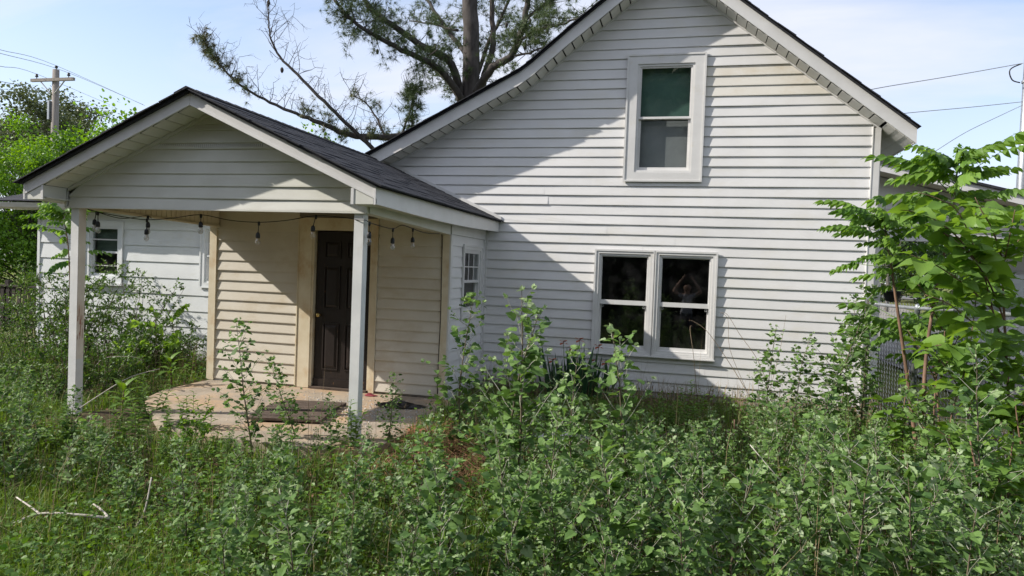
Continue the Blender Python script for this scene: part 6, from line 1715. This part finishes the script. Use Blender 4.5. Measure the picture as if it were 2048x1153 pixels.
# half-bare limbs sweeping left
B = []
B.append(limb([pp(925, 300, -.5), pp(850, 272, -1.3), pp(770, 275, -2.0), pp(700, 270, -2.6), pp(650, 250, -2.9), pp(600, 232, -3.1)], .15, .07))
B.append(limb([pp(600, 232, -3.1), pp(540, 205, -3.3), pp(480, 170, -3.5), pp(440, 130, -3.6), pp(418, 100, -3.7), pp(403, 75, -3.7)], .065, .012, k=6))
B.append(limb([pp(760, 310, -2.0), pp(710, 265, -2.6), pp(660, 215, -3.0), pp(605, 160, -3.2), pp(560, 115, -3.3), pp(540, 70, -3.4), pp(537, 30, -3.4), pp(535, 2, -3.4)], .085, .010, k=6))
B.append(limb([pp(770, 275, -2), pp(755, 240, -1.8), pp(735, 210, -1.7), pp(700, 188, -1.6)], .05, .015, k=6))
B.append(limb([pp(800, 280, -2.0), pp(815, 240, -1.8), pp(825, 200, -1.6), pp(830, 170, -1.6)], .05, .015, k=6))
# dead twigs: upswept sprays on the bare limbs
tw = MB(); need = []
def spray(p, d, L_, depth, r):
    br = curve(g, p, d, L_, 4, .16, .10); tw.tube(br, np.linspace(r, r*.5, 5), 3, cap=False)
    if depth > 0:
        for _ in range(g.integers(2, 4)):
            i = g.integers(1, 5); dd = unit(br[i]-br[i-1]+g.normal(0, .55, 3)); spray(br[i], dd, L_*g.uniform(.4, .65), depth-1, r*.6)
for bi in (0, 1, 2, 3, 4):
    dn = B[bi]
    for i in range(2, len(dn)):
        for _ in range(2 if bi in (1, 2) else 1):
            if g.random() < .62:
                a = g.normal(0, 1.0); d = unit(np.array([g.normal(0, .6), g.normal(0, .6), .75])); spray(dn[i], d, g.uniform(.35, .95), 2, .011)
q = tw.build('dead_twigs', M['bark'], pine, PIv); q['kind'] = 'stuff'
# needle tufts
tpos, tdir, tdead = [], [], []
tw2 = MB()
def tufted(dn, n, reach, u0=.25, dead=0.0, spreadz=.25):
    for _ in range(n):
        u = g.uniform(u0, 1); c = np.linspace(0, 1, len(dn)); p = np.array([np.interp(u, c, dn[:, k]) for k in range(3)])
        d = unit(g.normal(0, 1, 3)*np.array([1, 1, .6])+np.array([0, 0, spreadz])); Lb = reach*g.uniform(.35, 1)
        br = curve(g, p, d, Lb, 4, .18, .06); tw2.tube(br, np.linspace(.014, .006, 5), 3, cap=False)
        for k in range(2, 5):
            for _ in range(2 if k < 4 else 3):
                tpos.append(br[k]+g.normal(0, .09, 3)); tdir.append(unit(br[k]-br[k-1]+g.normal(0, .5, 3))); tdead.append(g.random() < dead)
for i, dn in enumerate(L): tufted(dn, int((34, 34, 15, 12, 18, 14, 26, 14, 16, 22, 12)[i]*1.5), .95, .15)
tufted(L[0], 20, .8, .5); tufted(L[1], 26, .8, .4); tufted(B[1], 26, .28, .35, .75); tufted(B[4], 9, .4, .35, .3); tufted(B[0], 22, .55, .3, .5); tufted(B[3], 5, .35, .5, .4)
trunk_dn = limbs[0][0]; tufted(trunk_dn, 26, .8, .45)
# the sprout seen as a little pine top beside the roof
sp = limb([pp(822, 262, -1.9), pp(826, 220, -1.9), pp(831, 172, -1.9)], .04, .01, k=6); tufted(sp, 26, .32, .05, 0, .5)
q = tw2.build('twigs', M['bark'], pine, PIv); q['kind'] = 'stuff'
tpos, tdir, tdead = np.array(tpos), np.array(tdir), np.array(tdead)
nn = 24; N = len(tpos)
dirs = unit(np.repeat(tdir, nn, 0)*.75+g.normal(0, .62, (N*nn, 3))); base = np.repeat(tpos, nn, 0)
ln_ = g.uniform(.12, .26, N*nn)[:, None]; side = unit(np.cross(dirs, g.normal(0, 1, (N*nn, 3))))*.0045
V = np.stack([base-side, base+side, base+dirs*ln_+np.array([0, 0, -.02])], 1).reshape(-1, 3)
ti = np.repeat(np.where(np.repeat(tdead, nn), g.uniform(1.3, 2, N*nn), np.clip(g.normal(.5, .3, N*nn), 0, 1)), 3)
q = obj('needles', mesh_np('needles', V, [np.arange(len(V)).reshape(-1, 3)], M['needle'], tint=ti), pine, PIv); q['kind'] = 'stuff'
cones = [(537, 6), (564, 140), (690, 40), (755, 103), (1050, 95), (1060, 42), (1095, 62), (1013, 50), (870, 92)]
for (px, py) in cones:
    c = pp(px, py, -3.3 if px < 600 else -1.2)
    MB().lathe(c, [(.015, .07), (.04, .04), (.05, 0), (.04, -.05), (.015, -.09)], 8).build('cone', M['bark'], pine, PIv, True)
# ------------------------------------------------------------------ the person taking the picture, mirrored in the panes
def person():
    gzp = float(gz(0.0, -0.35)); loc = (0.0, -0.36, gzp)
    Vv, R_, E_ = [], [], []
    def v(x, y, z, r): Vv.append((x, y, z)); R_.append(r); return len(Vv)-1
    def e(*ids): E_.extend(zip(ids[:-1], ids[1:]))
    pel = v(0, -.36, gzp+.93, .145); bel = v(0, -.35, gzp+1.08, .140); che = v(0, -.36, gzp+1.28, .155); nb = v(0, -.37, gzp+1.42, .095); nk = v(0, -.36, gzp+1.49, .055); hd = v(0, -.34, gzp+1.58, .085); hm = v(0, -.335, gzp+1.66, .098); ht = v(0, -.34, gzp+1.74, .075)
    e(pel, bel, che, nb, nk, hd, hm, ht)
    nose = v(0, -.225, gzp+1.63, .016); e(hm, nose)
    for s in (-1, 1):
        sh = v(s*.19, -.37, gzp+1.42, .072); el = v(s*.36, -.20, gzp+1.56, .048); wr = v(s*.13, -.06, gzp+1.90, .030); pa = v(s*.095, -.045, gzp+1.955, .036)
        e(nb, sh, el, wr, pa)
        for k, (dx_, dz_, L_) in enumerate(((-.015, .05, .06), (-.03, .035, .065), (-.035, .015, .06), (-.03, -.005, .05))):
            a = v(s*(.095+dx_*.6), -.035, gzp+1.955+dz_*.7, .010); b = v(s*(.095+dx_*1.5), -.022, gzp+1.955+dz_, .008); e(pa, a, b)
        th = v(s*.085, -.06, gzp+1.93, .011); t2 = v(s*.06, -.052, gzp+1.94, .009); e(pa, th, t2)
        ear = v(s*.10, -.345, gzp+1.64, .018); e(hm, ear)
        hp_ = v(s*.10, -.36, gzp+.88, .095); kn_ = v(s*.12, -.34, gzp+.48, .062); an = v(s*.12, -.37, gzp+.08, .040); ft = v(s*.14, -.22, gzp+.04, .038)
        e(pel, hp_, kn_, an, ft)
    me = bpy.data.meshes.new('body'); me.from_pydata(Vv, E_, [])
    o = bpy.data.objects.new('person', me); COL.objects.link(o)
    md = o.modifiers.new('skin', 'SKIN'); md.use_smooth_shade = True
    for i, r in enumerate(R_): me.skin_vertices[0].data[i].radius = (r, r*.85 if i < 4 else r)
    me.skin_vertices[0].data[pel].use_root = True
    sd = o.modifiers.new('sub', 'SUBSURF'); sd.levels = sd.render_levels = 1
    dg = bpy.context.evaluated_depsgraph_get(); m2 = bpy.data.meshes.new_from_object(o.evaluated_get(dg))
    o.modifiers.clear(); o.data = m2
    skin = mat_solid('skin', (0.42, 0.26, 0.19), (0.50, 0.32, 0.24), rough=.6); shirt = mat_solid('grey_shirt', (0.40, 0.42, 0.45), (0.48, 0.50, 0.53), rough=.9); jeans = mat_solid('dark_trousers', (0.03, 0.035, 0.05), (0.05, 0.06, 0.08), rough=.9); hair = mat_solid('brown_hair', (0.03, 0.02, 0.015), (0.06, 0.04, 0.03), rough=.8)
    m2.materials.clear()
    for m_ in (skin, shirt, jeans, hair): m2.materials.append(m_)
    for p in m2.polygons:
        x, y, z = p.center; z -= gzp; p.use_smooth = True
        if z > 1.68 and y < -.30 or (z > 1.58 and y < -.36 and abs(x) < .12): p.material_index = 3
        elif z > 1.46: p.material_index = 1 if abs(x) > .17 and z < 1.53 and y < -.26 else 0
        elif z > .93: p.material_index = 1
        else: p.material_index = 2
    tag(o, 'person in a grey shirt with both arms raised, mirrored in the double window', 'person')
    ph = MB().box(-.078, .078, -.028, -.019, 1.612, 1.688).build('phone', M['black'])
    bv = ph.modifiers.new('edge', 'BEVEL'); bv.width = .006; bv.segments = 2
    tag(ph, 'black phone held up by the person mirrored in the double window', 'phone')
person()
